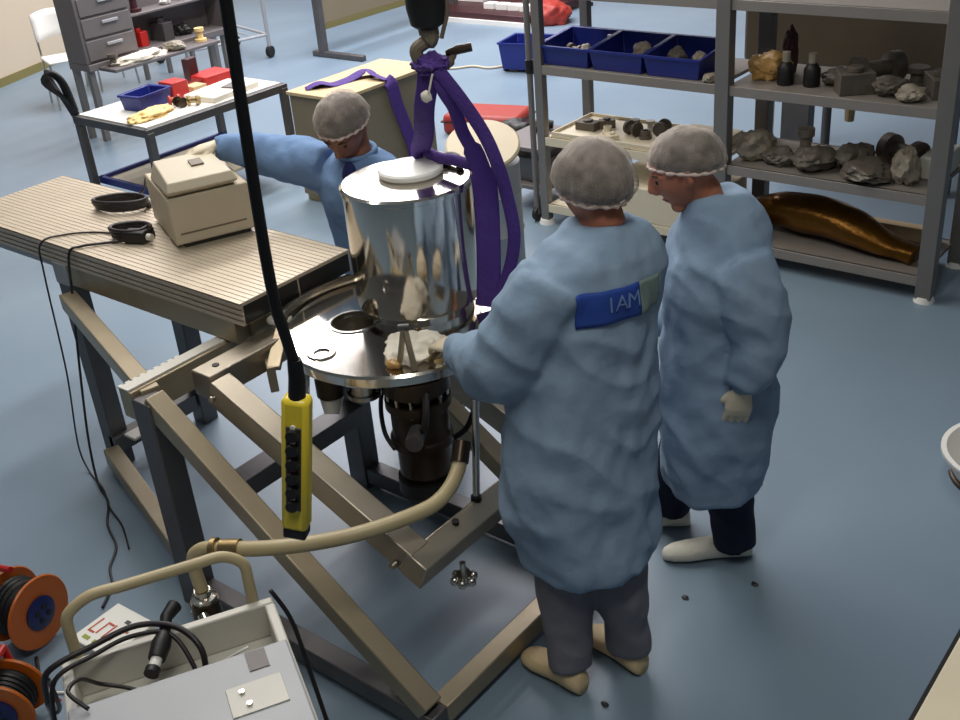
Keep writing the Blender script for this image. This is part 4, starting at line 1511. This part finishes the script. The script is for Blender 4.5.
# ---- lower left shelf: tray of small grey parts
tr = thing('parts_tray', 'cream tray of small grey parts on the rack shelf behind the workers\' heads', 'tray', (-3.55, 5.68, 0.59))
m = MB()
m.mm(-3.98, -3.02, 5.50, 5.96, 0.59, 0.602)
m.mm(-3.98, -3.02, 5.50, 5.512, 0.602, 0.622)
m.mm(-3.98, -3.02, 5.948, 5.96, 0.602, 0.622)
m.mm(-3.98, -3.968, 5.512, 5.948, 0.602, 0.622)
m.build('tray_body', 'cream', tr, 0.003)
G = 'small grey parts on the cream tray'
spots = [(-3.83, 5.70, 0.07, 0.05, 4, 'wrap', 'flat grey box at the left end of the cream tray'), (-3.74, 5.78, 0.05, 0.05, 4, 'parts_grey', 'grey block behind the flat box on the cream tray'),
         (-3.66, 5.66, 0.035, 0.05, 2, 'cream', 'pale ring part right of the flat box on the cream tray'), (-3.56, 5.82, 0.04, 0.06, 0, 'parts_grey', 'standing dark fitting at the back of the cream tray'),
         (-3.50, 5.70, 0.045, 0.045, 1, 'parts_grey', 'lying grey fitting in the middle of the cream tray'), (-3.46, 5.84, 0.035, 0.06, 0, 'offwhite', 'white capped fitting at the back of the cream tray'),
         (-3.40, 5.68, 0.04, 0.05, 2, 'parts_grey', 'dark ring part near the front of the cream tray'), (-3.34, 5.78, 0.045, 0.05, 1, 'wrap', 'lying brown fitting right of the middle of the cream tray'),
         (-3.58, 5.58, 0.05, 0.035, 4, 'cream', 'pale flat block at the front edge of the cream tray'), (-3.26, 5.66, 0.035, 0.05, 0, 'parts_grey', 'small fitting at the right of the cream tray')]
for i, (x, y, r, h, k, mt, l_) in enumerate(spots):
    fitting((x, y, 0.602), r, h, mt, l_, G, k, 0.7 * i)
m = MB()
m.mm(-3.2, -2.86, 5.52, 5.90, 0.603, 0.66)
tag(m.build('carton', 'cream', None, 0.006), 'flat cream carton on the rack shelf right of the parts tray', 'carton')
# bottom left shelf: large cream panel box
m = MB()
m.mm(-3.60, -2.86, 5.48, 5.98, 0.14, 0.36)
tag(m.build('storage_box', 'cream', None, 0.008), 'large cream box on the bottom rack shelf between the two workers\' heads', 'box')

# ---- right bay, upper shelf
amber_bag = fitting((-2.62, 5.70, 1.04), 0.105, 0.15, 'amber', 'yellow amber bag on the upper rack shelf right of the thick post', None, 3, 0.3, 'amber_bag', 'bag')
for i, (x, y, l_) in enumerate(((-2.49, 5.62, 'dark bottle right of the amber bag on the upper shelf'), (-2.35, 5.64, 'second dark bottle right of the amber bag on the upper shelf'))):
    t = thing('dark_bottle', l_, 'bottle', (x, y, 1.04), 'dark bottles on the upper shelf')
    m = MB()
    m.lathe([(0, 0), (0.042, 0), (0.045, 0.01), (0.045, 0.09), (0.03, 0.115), (0.018, 0.125), (0.0, 0.125)], (x, y, 1.04), 20)
    m.build('bottle_body', 'black', t)
    m = MB()
    m.cyl((x, y, 1.164), (x, y, 1.215), 0.022, n=16)
    m.build('bottle_cap', 'wrap_light', t)
fitting((-2.56, 5.82, 1.04), 0.05, 0.26, 'dark_red', 'dark red pouch standing behind the amber bag on the upper shelf', None, 3, 1.3, 'pouch', 'pouch')
G = 'wrapped parts on the upper shelf, right bay'
up = [(-2.22, 5.72, 0.10, 0.10, 'wrap', 3), (-2.10, 5.60, 0.09, 0.11, 'wrap', 4), (-2.06, 5.80, 0.08, 0.13, 'parts_grey', 1), (-1.93, 5.64, 0.10, 0.09, 'wrap', 3), (-1.86, 5.84, 0.07, 0.10, 'parts_grey', 0),
      (-1.80, 5.58, 0.09, 0.07, 'wrap_light', 3), (-1.70, 5.72, 0.10, 0.10, 'wrap', 4)]
ul = ['crumpled grey packet right of the dark bottles, upper shelf', 'grey block package near the front, upper shelf', 'lying metal flange spool behind the grey block, upper shelf', 'crumpled grey packet in the middle right, upper shelf',
      'standing metal fitting at the back, upper shelf', 'pale crumpled packet at the front right, upper shelf', 'brown boxed part at the right end of the upper shelf']
for i, (x, y, r, h, mt, k) in enumerate(up):
    fitting((x, y, 1.04), r, h, mt, ul[i], G, k, 0.35 + 0.3 * i, 'wrapped_part', 'wrapped part')
# right bay, third shelf
fitting((-2.66, 5.66, 0.59), 0.11, 0.16, 'wrap_light', 'white bag with dark folds left on the middle shelf of the right bay', None, 3, 0.9, 'white_bag', 'bag')
G = 'wrapped parts on the middle shelf, right bay'
mid_ = [(-2.50, 5.62, 0.10, 0.09, 'wrap', 3), (-2.42, 5.78, 0.06, 0.17, 'wrap_light', 0), (-2.30, 5.64, 0.13, 0.12, 'wrap', 3), (-2.12, 5.74, 0.13, 0.13, 'wrap', 3), (-2.0, 5.60, 0.15, 0.10, 'parts_grey', 3), (-1.90, 5.86, 0.08, 0.12, 'parts_grey', 1)]
ml = ['grey crumpled packet right of the white bag, middle shelf', 'standing pale spool behind the packets, middle shelf', 'large crumpled grey packet left of centre, middle shelf', 'large crumpled grey packet in the centre, middle shelf',
      'wide dark wrapped part at the front, middle shelf', 'lying metal spool at the back right, middle shelf']
for i, (x, y, r, h, mt, k) in enumerate(mid_):
    fitting((x, y, 0.59), r, h, mt, ml[i], G, k, 0.2 + 0.5 * i, 'wrapped_part', 'wrapped part')
fitting((-1.80, 5.62, 0.59), 0.085, 0.19, 'wrap_light', 'tall white wrapped part near the right post, middle shelf', None, 3, 2.2, 'wrapped_part', 'wrapped part')
m = MB()
m.mm(-1.76, -1.63, 5.70, 5.98, 0.59, 0.71)
tag(m.build('white_box', 'offwhite', None, 0.01), 'white box against the right post on the middle shelf', 'box')
# bottom shelf: long gold foil bundle
m = MB()
pts = spline([(-2.68, 5.78, 0.23), (-2.50, 5.76, 0.265), (-2.25, 5.74, 0.27), (-2.05, 5.70, 0.245), (-1.88, 5.66, 0.21), (-1.70, 5.64, 0.18)], 8)
k = len(pts)
m.tube(pts, [0.07 + 0.06 * math.sin(PI * min(1, 0.12 + i / k)) ** 0.8 for i in range(k)], 22, flat=[0.055 + 0.055 * math.sin(PI * min(1, 0.15 + i / k)) for i in range(k)], ref=(0, 0, 1))
for v in m.bm.verts:
    v.co += V((0, 0.5, 1)).normalized() * 0.012 * noise.noise(V((v.co.x * 5, v.co.y * 16, v.co.z * 16)))
    v.co.z = max(v.co.z, 0.141)
tag(m.build('foil_bundle', 'gold_foil', None, smooth=180), 'long bundle wrapped in golden foil on the bottom rack shelf', 'bundle')
fitting((-2.62, 5.56, 0.14), 0.08, 0.10, 'wrap_light', 'pale ring flange left of the golden bundle on the bottom shelf', None, 2, 0, 'ring_flange', 'flange')
m = MB()
m.mm(-2.60, -1.68, 5.92, 5.99, 0.14, 0.22)
tag(m.build('flat_carton', 'crate', None, 0.004), 'flat brown carton behind the golden bundle on the bottom shelf', 'carton')

# ---- stainless tank unit standing behind the rack
tk = thing('steel_tank_unit', 'large dark stainless cabinet on legs standing behind the right rack bay', 'machine', (-2.7, 7.35, 0))
m = MB()
m.mm(-3.42, -1.95, 7.0, 7.75, 0.76, 1.85)
m.build('tank_body', 'tank', tk, 0.03)
for x, y, w_ in ((-3.05, 7.12, 0.20), (-2.02, 7.06, 0.09), (-3.3, 7.65, 0.08), (-2.05, 7.65, 0.08)):
    m = MB()
    m.mm(x - w_ / 2, x + w_ / 2, y - 0.05, y + 0.05, 0, 0.76)
    m.build('leg', 'steel_dark', tk, 0.004)
m = MB()
m.mm(-3.26, -3.21, 7.05, 7.1, 0, 0.76)
m.build('pipe', 'offwhite', tk, 0.01)
m = MB()
m.cyl((-2.68, 7.05, 0.76), (-2.68, 7.05, 0.66), 0.07, 0.06)
m.cyl((-2.80, 7.05, 0.70), (-2.52, 7.05, 0.70), 0.02)
vl = m.build('drain_valve', 'black', tk)
m = MB()
m.cyl((-2.66, 7.05, 0.66), (-2.66, 7.05, 0.42), 0.045, 0.03)
m.build('drain_spout', 'brass', vl)
m = MB()
m.cyl((-2.82, 7.06, 0.70), (-2.82, 7.06, 0.0), 0.03)
m.build('drain_pipe', 'steel_dark', vl)
m = MB()
m.mm(-2.04, -1.96, 6.97, 7.0, 1.0, 1.3)
m.build('door_handle', 'black', tk, 0.01)

# ================================================================== MIDDLE GROUND
# ---- tall pole on wheels and small trolley left of the rack
pol = thing('rolling_pole', 'thin tall steel pole on a black caster left of the rack', 'pole', (-4.12, 5.50, 0))
m = MB()
m.cyl((-4.12, 5.50, 0.05), (-4.12, 5.50, 2.4), 0.019, n=14)
m.build('pole_tube', 'post_grey', pol)
m = MB()
m.cyl((-4.12, 5.50, 0.98), (-4.12, 5.50, 1.06), 0.026, n=14)
m.build('collar', 'black', pol)
m = MB()
m.lathe([(0, -0.014), (0.045, -0.014), (0.05, 0), (0.045, 0.014), (0, 0.014)], (-4.12, 5.50, 0.0505), 20, axis=(1, 0, 0))
m.build('caster', 'black', pol)
tl = thing('utility_trolley', 'low grey utility trolley behind the thin pole', 'trolley', (-4.6, 5.9, 0))
for z in (0.16, 0.42):
    m = MB()
    m.mm(-4.54, -4.12, 5.60, 6.1, z, z + 0.03)
    m.build('shelf', 'cabinet_grey', tl, 0.006)
for x, y in ((-4.51, 5.63), (-4.15, 5.63), (-4.51, 6.07), (-4.15, 6.07)):
    m = MB()
    m.cyl((x, y, 0.06), (x, y, 0.45), 0.012, n=10)
    lg = m.build('leg', 'satin', tl)
    m = MB()
    m.blob((x, y, 0.032), (0.03, 0.03, 0.032), 0, 1, 0, 2)
    m.build('caster', 'black', lg)
m = MB()
m.mm(-4.50, -4.16, 5.66, 5.98, 0.19, 0.36)
tag(m.build('control_box', 'steel_dark', None, 0.01), 'dark grey control box on the lower shelf of the utility trolley', 'box')
gn = thing('hand_tool', 'black power tool lying at the right of the utility trolley top', 'tool', (-4.37, 5.95, 0.45))
m = MB()
m.tube([(-4.45, 5.93, 0.49), (-4.38, 5.97, 0.49), (-4.32, 6.0, 0.485)], [0.035, 0.04, 0.028], 12)
m.build('tool_body', 'black', gn)
m = MB()
m.tube([(-4.39, 5.96, 0.49), (-4.40, 5.89, 0.472)], [0.022, 0.02], 10)
m.build('tool_grip', 'black', gn)

# ---- cream drum behind the bell
dr = thing('cream_drum', 'grey metal drum with tipped cream lid behind the violet sling', 'drum', (-3.90, 4.72, 0))
m = MB()
m.lathe([(0, 0), (0.2, 0), (0.205, 0.02), (0.205, 0.26), (0.212, 0.27), (0.205, 0.28), (0.205, 0.50), (0.212, 0.51), (0.205, 0.52), (0.205, 0.68), (0, 0.68)], (-3.90, 4.72, 0), 48)
m.build('drum_body', 'grey_light', dr)
m = MB()
m.lathe([(0.0, -0.02), (0.205, -0.02), (0.215, -0.01), (0.215, 0.005), (0.205, 0.015), (0.0, 0.018)], (-3.90, 4.72, 0.775), 48, axis=(0.26, -0.31, 0.92))
m.build('drum_lid', 'drum', dr)

# ---- red case and black bag
rc = thing('red_case', 'flat orange red carrying case on the floor beyond the drum', 'case', (-5.55, 6.75, 0))
m = MB()
m.box((-5.68, 6.98, 0.085), (0.68, 0.40, 0.17), 0.25)
m.build('case_body', 'redcase', rc, 0.04)
m = MB()
m.box((-5.68, 6.98, 0.11), (0.69, 0.41, 0.012), 0.25)
m.build('seam', 'dark_red', rc)
m = MB()
m.tube([(-5.80, 6.74, 0.1), (-5.78, 6.71, 0.12), (-5.66, 6.74, 0.12), (-5.64, 6.77, 0.1)], 0.012, 8)
m.build('handle', 'black', rc)
m = MB()
m.blob((-5.16, 6.66, 0.10), (0.17, 0.14, 0.14), 0.3, 4, 8, 4, 0.4, floor=0.0)
tag(m.build('tool_bag', 'black', None, smooth=180), 'black soft tool bag on the floor right of the red case', 'bag')

# ---- wooden crate with violet strap
CRATE0 = len(C.objects)
ct = thing('wooden_crate', 'tan wooden crate behind the bending person', 'crate', (-5.67, 5.4, 0))
base_q = [V((-5.42, 4.95, 0)), V((-5.42, 5.90, 0)), V((-5.90, 5.90, 0)), V((-5.90, 4.95, 0))]
m = MB()
m.ring_loft([[p + V((0, 0, z)) for p in base_q] for z in (0.05, 0.775)])
m.build('crate_body', 'board', ct, 0.006)
m = MB()
m.mm(-5.915, -5.405, 4.935, 5.915, 0.775, 0.80)
m.build('lid', 'crate', ct, 0.004)
for y in (4.98, 5.42, 5.82):
    m = MB()
    m.mm(-5.9, -5.42, y, y + 0.08, 0, 0.05)
    m.build('skid', 'crate', ct)
t = thing('loose_strap', 'loose violet strap lying over the lid of the tan crate', 'strap', (-5.60, 5.4, 0.80))
m = ribbon([(-5.80, 5.02, 0.805), (-5.74, 5.10, 0.835), (-5.68, 5.18, 0.81), (-5.66, 5.32, 0.815), (-5.62, 5.45, 0.85), (-5.52, 5.43, 0.83), (-5.40, 5.43, 0.805)], 0.038, 0.005, ref=(0.3, 0.2, 0.93))
m.build('strap_length', 'purple', t, smooth=180)
m = ribbon([(-5.415, 5.425, 0.81), (-5.375, 5.44, 0.77), (-5.37, 5.47, 0.62), (-5.37, 5.53, 0.45), (-5.37, 5.58, 0.28), (-5.37, 5.60, 0.05)], 0.05, 0.005, ref=(0.95, -0.2, 0.1))
m.build('strap_length', 'purple', t, smooth=180)
m = MB()
m.tube(spline([(-5.76, 5.05, 0.81), (-5.70, 5.25, 0.806), (-5.62, 5.4, 0.808), (-5.55, 5.5, 0.806)], 6), 0.012, 8)
tag(m.build('loose_brown_string', 'pump', None), 'brown string beside the violet strap on the crate lid', 'string')

for o_ in list(C.objects)[CRATE0:]:
    if o_.parent is None:
        o_.location += V((0.02, 0.10, 0))

# ---- white-topped table on the left with bins and papers
wt = thing('work_table', 'white topped metal table with blue bin and papers, left of the bending person', 'table', (-6.7, 4.7, 0))
m = MB()
m.mm(-7.05, -6.27, 4.12, 5.32, 0.735, 0.755)
m.build('tabletop', 'white', wt, 0.003)
for (x0, x1, y0, y1) in ((-7.07, -6.25, 4.09, 4.125), (-7.07, -6.25, 5.315, 5.35), (-7.09, -7.055, 4.09, 5.35), (-6.265, -6.23, 4.09, 5.35)):
    m = MB()
    m.mm(x0, x1, y0, y1, 0.69, 0.745)
    m.build('frame_rail', 'steel_dark', wt, 0.003)
for x, y in ((-7.06, 4.12), (-6.25, 4.12), (-7.06, 5.32), (-6.25, 5.32)):
    m = MB()
    m.mm(x - 0.026, x + 0.026, y - 0.026, y + 0.026, 0.1, 0.72)
    lg = m.build('leg', 'steel_dark', wt, 0.004)
    m = MB()
    m.lathe([(0, -0.02), (0.045, -0.02), (0.05, 0), (0.045, 0.02), (0, 0.02)], (x, y, 0.0505), 18, axis=(1, 0, 0))
    m.bar((x, y, 0.09), (x, y, 0.12), 0.05, 0.05)
    m.build('caster', 'black', lg)
m = MB()
m.mm(-7.04, -6.27, 4.2, 5.32, 0.24, 0.26)
lsh = m.build('lower_shelf', 'beige', wt)
m = MB()
m.mm(-7.06, -7.03, 4.16, 5.34, 0.235, 0.285)
m.mm(-7.06, -6.25, 4.16, 4.19, 0.235, 0.285)
m.build('blue_edge', 'blue_bin', lsh)
open_bin('blue_box', 'dark blue plastic box on the white topped table', 'bin', (-6.72, 4.47, 0.755), 0.20, 0.28, 0.11, 'blue_bin', rz=0.15)
m = MB()
m.mm(-6.82, -6.66, 4.66, 4.80, 0.755, 0.87)
tag(m.build('red_box', 'red', None, 0.006), 'small red box right of the blue box on the white topped table', 'box')
t = thing('red_tool_case', 'red and black tool case at the far end of the white topped table', 'case', (-6.8, 5.05, 0.755))
m = MB()
m.mm(-6.92, -6.70, 4.98, 5.26, 0.755, 0.83)
m.build('case_body', 'red', t, 0.01)
m = MB()
m.box((-6.90, 5.02, 0.87), (0.06, 0.10, 0.16), 0.2)
m.build('case_lid', 'dark_red', t, 0.006)
m = MB()
m.blob((-6.46, 4.31, 0.765), (0.09, 0.17, 0.035), 0.5, 5, 6, 4, 0.2, floor=0.755)
tag(m.build('foam_piece', 'foam', None, smooth=180), 'yellow foam piece at the near end of the white topped table', 'foam')
m = MB()
m.box((-6.46, 4.93, 0.775), (0.30, 0.46, 0.04), 0.12)
tag(m.build('paper_stack', 'paper', None, 0.006), 'long white stack of papers on the white topped table', 'papers')
m = MB()
m.box((-6.42, 5.0, 0.80), (0.10, 0.14, 0.012), 0.3)
tag(m.build('calculator', 'cabinet_grey', None, 0.003), 'small grey gadget lying on the paper stack', 'gadget')
for i, (x, y, mt, l_) in enumerate(((-6.46, 4.56, 'pump', 'brown hand tool between foam and papers on the white table'), (-6.40, 4.63, 'brass', 'brass fitting beside the papers on the white table'), (-6.55, 4.58, 'red_tape', 'small pink red piece behind the foam on the white table'))):
    fitting((x, y, 0.755), 0.035, 0.04, mt, l_, 'small things on the white table', 1, 0.6 * i, 'small_part', 'metal part')
m = MB()
m.mm(-6.78, -6.66, 4.84, 4.96, 0.755, 0.80)
tag(m.build('brown_carton', 'crate', None, 0.003), 'small brown carton between the red things on the white table', 'carton')
bg = thing('cable_bundle', 'black bundle of straps hanging at the far corner of the white table', 'straps', (-7.12, 4.1, 0.75))
for k in range(4):
    m = MB()
    x = -7.13 + 0.02 * k
    m.tube(spline([(x, 4.14, 0.70), (x - 0.02, 4.10, 0.84), (x - 0.08, 4.07 - 0.03 * k, 1.0), (x - 0.05, 4.04, 1.06), (x, 4.09, 0.98), (x + 0.01, 4.12, 0.78)], 5), 0.016, 7)
    m.build('strap_loop', 'black', bg)
# ---- grey cabinet with drawers and clutter
CAB0 = len(C.objects)
gc = thing('grey_cabinet', 'grey metal drawer cabinet on legs against the far left', 'cabinet', (-8.9, 5.9, 0))
m = MB()
m.mm(-8.95, -8.64, 5.06, 6.62, 0.62, 0.68)
m.build('base_board', 'cabinet_grey', gc, 0.006)
m = MB()
m.mm(-8.95, -8.66, 5.06, 5.60, 0.68, 1.24)
m.build('drawer_body', 'cabinet_grey', gc, 0.008)
for z0, z1 in ((0.70, 0.87), (0.89, 1.05), (1.07, 1.22)):
    m = MB()
    m.mm(-8.66, -8.645, 5.09, 5.57, z0, z1)
    dwr = m.build('drawer', 'cabinet_grey', gc, 0.006)
    m = MB()
    m.mm(-8.645, -8.625, 5.28, 5.44, (z0 + z1) / 2 + 0.02, (z0 + z1) / 2 + 0.045)
    m.build('drawer_handle', 'grey_light', dwr, 0.004)
m = MB()
m.mm(-8.98, -8.95, 5.60, 6.62, 0.62, 1.30)
m.build('back_panel', 'cabinet_grey', gc, 0.004)
m = MB()
m.mm(-8.95, -8.72, 5.60, 6.60, 0.96, 0.98)
m.build('inner_shelf', 'cabinet_grey', gc, 0.004)
m = MB()
m.mm(-8.98, -8.66, 6.62, 6.65, 0.62, 1.30)
m.build('side_panel', 'cabinet_grey', gc, 0.004)
m = MB()
m.mm(-8.64, -8.40, 5.15, 6.3, 0.615, 0.645)
m.build('pull_out_ledge', 'cabinet_grey', gc, 0.006)
for x, y in ((-8.92, 5.1), (-8.7, 5.1), (-8.92, 6.58), (-8.7, 6.58)):
    m = MB()
    m.mm(x - 0.025, x + 0.025, y - 0.025, y + 0.025, 0, 0.62)
    m.build('leg', 'post_grey', gc)
m = MB()
m.blob((-8.52, 5.50, 0.66), (0.11, 0.24, 0.05), 0.4, 5, 3, 4, 0.0, floor=0.645)
tag(m.build('crumpled_sheet', 'paper', None, smooth=180), 'crumpled white sheet on the pull-out ledge of the grey cabinet', 'sheet')
fitting((-8.50, 5.86, 0.645), 0.10, 0.08, 'wrap_light', 'pale packet beside the crumpled sheet on the cabinet ledge', None, 3, 0.6, 'packet', 'packet')
fitting((-8.83, 5.76, 0.98), 0.06, 0.16, 'dark_red', 'dark red can on the inner shelf of the grey cabinet', None, 0, 0, 'red_can', 'can')
fitting((-8.55, 5.25, 0.645), 0.055, 0.10, 'parts_grey', 'grey part at the left end of the cabinet ledge', None, 0, 0, 'machine_part', 'metal part')
fitting((-8.83, 5.74, 0.68), 0.07, 0.13, 'red', 'red box under the inner shelf of the grey cabinet', None, 4, 0.2, 'red_box', 'box')
fitting((-8.83, 6.0, 0.68), 0.09, 0.16, 'cabinet_line', 'dark box under the inner shelf of the grey cabinet', None, 4, 0.1, 'dark_box', 'box')
fitting((-8.83, 6.22, 0.68), 0.09, 0.10, 'black', 'black pouch at the right under the cabinet shelf', None, 3, 0.7, 'black_pouch', 'pouch')
fitting((-8.83, 6.1, 0.98), 0.06, 0.06, 'white', 'small white packet on the inner shelf of the grey cabinet', None, 3, 0.5, 'white_packet', 'packet')
fitting((-8.83, 6.32, 0.98), 0.05, 0.07, 'white', 'white cup near the right of the inner cabinet shelf', None, 0, 0.2, 'white_cup', 'cup')
fitting((-8.83, 6.50, 0.98), 0.085, 0.20, 'steel_dark', 'dark grey bucket at the right end of the inner cabinet shelf', None, 0, 0.2, 'grey_bucket', 'bucket')
fitting((-8.55, 6.2, 0.645), 0.055, 0.12, 'foam', 'yellowish bottle at the right end of the cabinet ledge', None, 0, 0.2, 'yellow_bottle', 'bottle')


for o_ in list(C.objects)[CAB0:]:
    if o_.parent is None:
        o_.location += V((0.0, 0.20, 0.0))


# ---- white chairs by the left wall
def chair(x, y, rz, label, group):
    t = thing('white_chair', label, 'chair', (x, y, 0), group)
    mr_ = Matrix.Translation((x, y, 0)) @ Matrix.Rotation(rz, 4, 'Z')

    def T(a, b_, c):
        return mr_ @ V((a, b_, c))
    m = MB()
    m.ring_loft([[T(-0.2, -0.2, z), T(0.2, -0.2, z), T(0.21, 0.2, z), T(-0.21, 0.2, z)] for z in (0.44, 0.465)])
    m.build('seat', 'white', t, 0.012)
    m = MB()
    m.grid(lambda u, v: T(-0.2 + 0.4 * u, 0.2 + 0.05 * v - 0.06 * math.sin(PI * u) * -1, 0.60 + 0.26 * v + 0.03 * math.sin(PI * u)), 8, 4)
    m.build('backrest', 'white', t, solid=0.02)
    for a, b_ in ((-0.19, -0.18), (0.19, -0.18), (-0.19, 0.19), (0.19, 0.19)):
        m = MB()
        m.tube([T(a * 1.08, b_ * 1.1, 0), T(a, b_, 0.44)] + ([T(a, 0.24, 0.70)] if b_ > 0 else []), 0.011, 8)
        m.build('leg', 'satin', t)


chair(-10.20, 5.98, 1.2, 'white plastic chair with thin metal legs by the left wall', 'white chairs by the wall')
chair(-10.45, 6.6, 1.35, 'second white chair pushed behind the first, next to the grey cabinet', 'white chairs by the wall')

# ---- mobile partition board and trolley at the top
mbd = thing('mobile_board', 'beige mobile board on a dark stand foot at the top of the photo', 'board', (-9.1, 8.9, 0))
m = MB()
m.mm(-9.1, -9.06, 8.42, 10.6, 0.34, 1.9)
m.build('board_panel', 'board', mbd, 0.004)
m = MB()
m.mm(-9.105, -9.05, 8.42, 10.6, 0.28, 0.34)
m.build('bottom_trim', 'board_trim', mbd)
for y in (8.38, 10.64):
    m = MB()
    m.mm(-9.11, -9.03, y - 0.04, y + 0.04, 0.05, 2.0)
    m.build('post', 'steel_dark', mbd, 0.004)
    m = MB()
    m.mm(-9.22, -8.46, y - 0.035, y + 0.035, 0.0, 0.06)
    m.build('foot', 'steel_dark', mbd, 0.01)
tr2 = thing('wire_trolley', 'grey tube trolley on black casters at the top left', 'trolley', (-10.0, 8.3, 0))
P4 = ((-9.66, 8.13), (-9.9, 7.2), (-10.5, 8.35), (-10.75, 7.45))
for x, y in P4:
    m = MB()
    m.cyl((x, y, 0.1), (x, y, 1.1), 0.022, n=12)
    lg = m.build('post', 'grey_light', tr2)
    m = MB()
    m.lathe([(0, -0.025), (0.06, -0.025), (0.065, 0), (0.06, 0.025), (0, 0.025)], (x, y, 0.0655), 18, axis=(1, 0.3, 0))
    m.build('caster', 'black', lg)
for z in (0.25, 0.75):
    m = MB()
    for a, b_ in ((0, 1), (0, 2), (1, 3), (2, 3)):
        m.cyl((*P4[a], z), (*P4[b_], z), 0.016, n=8)
    for k in range(1, 6):
        pa = V((*P4[0], z)).lerp(V((*P4[1], z)), k / 6)
        pb = V((*P4[2], z)).lerp(V((*P4[3], z)), k / 6)
        m.cyl(pa, pb, 0.008, n=6)
    m.build('wire_shelf', 'grey_light', tr2)
ft = thing('far_table', 'white table corner with brown edge at the very top left', 'table', (-9.8, 7.1, 0))
m = MB()
m.mm(-10.3, -9.35, 6.85, 7.25, 1.12, 1.16)
m.build('tabletop', 'white', ft)
m = MB()
m.mm(-9.35, -9.33, 6.85, 7.25, 1.07, 1.155)
m.build('edge', 'dark_red', ft)
for x, y in ((-10.25, 6.9), (-9.4, 6.9), (-10.25, 7.2), (-9.4, 7.2)):
    m = MB()
    m.mm(x - 0.02, x + 0.02, y - 0.02, y + 0.02, 0, 1.12)
    m.build('leg', 'post_grey', ft)

# ---- low dark platform with white boxes at the top centre
pf = thing('dark_platform', 'low dark red platform on the far floor at the top centre', 'platform', (-8.4, 10.9, 0))
m = MB()
m.mm(-9.2, -7.72, 10.28, 11.6, 0.04, 0.12)
m.build('deck', 'dark_red', pf, 0.01)
m = MB()
m.mm(-9.2, -7.65, 10.24, 10.28, 0.0, 0.05)
m.build('white_edge', 'white', pf)
for x, y in ((-9.1, 10.6), (-7.7, 10.6), (-9.1, 11.5), (-7.7, 11.5)):
    m = MB()
    m.mm(x - 0.06, x + 0.06, y - 0.06, y + 0.06, 0, 0.04)
    m.build('foot', 'black', pf)
G = 'white cartons on the dark platform'
for i, x in enumerate((-8.42, -8.24, -8.07, -7.90)):
    m = MB()
    m.box((x, 10.56, 0.155), (0.15, 0.12, 0.07), 0.1 * i)
    tag(m.build('white_carton', 'white', None, 0.004), ('first', 'second', 'third', 'fourth')[i] + ' from the left of the small white cartons on the front of the dark platform', 'carton', G)
m = MB()
m.box((-9.0, 10.9, 0.18), (0.5, 0.2, 0.12), 0.05)
tag(m.build('white_carton', 'white', None, 0.004), 'long white carton at the back left of the dark platform', 'carton')
m = MB()
m.mm(-9.15, -7.75, 11.2, 11.5, 0.12, 0.22)
tag(m.build('brown_plank', 'pump', None, 0.004), 'long brown plank at the back of the dark platform', 'plank')
m = MB()
m.blob((-7.56, 10.6, 0.10), (0.22, 0.22, 0.17), 0.25, 4, 5, 4, 0.3, floor=0.0)
tag(m.build('red_bag', 'redcase', None, smooth=180), 'orange red bag at the right end of the dark platform', 'bag')
open_bin('blue_crate', 'dark blue crate on the far floor left of the rack', 'bin', (-6.58, 8.78, 0.03), 0.42, 0.40, 0.26, 'blue_bin', rz=0.2)
m = MB()
for k in range(4):
    m.cyl((-6.58 + 0.17 * (-1) ** k, 8.78 + 0.15 * (1 if k < 2 else -1), 0.0), (-6.58 + 0.17 * (-1) ** k, 8.78 + 0.15 * (1 if k < 2 else -1), 0.035), 0.03)
tag(m.build('floor_dolly', 'black', None), 'small black dolly feet under the dark blue crate', 'dolly')
wire('floor_hose', 'thin pale hose on the far floor left of the blue crate', [(-7.6, 8.35, 0.012), (-7.3, 8.45, 0.012), (-7.15, 8.6, 0.012), (-6.95, 8.6, 0.012), (-6.85, 8.72, 0.012)], 0.012, 'beige', 'hose')
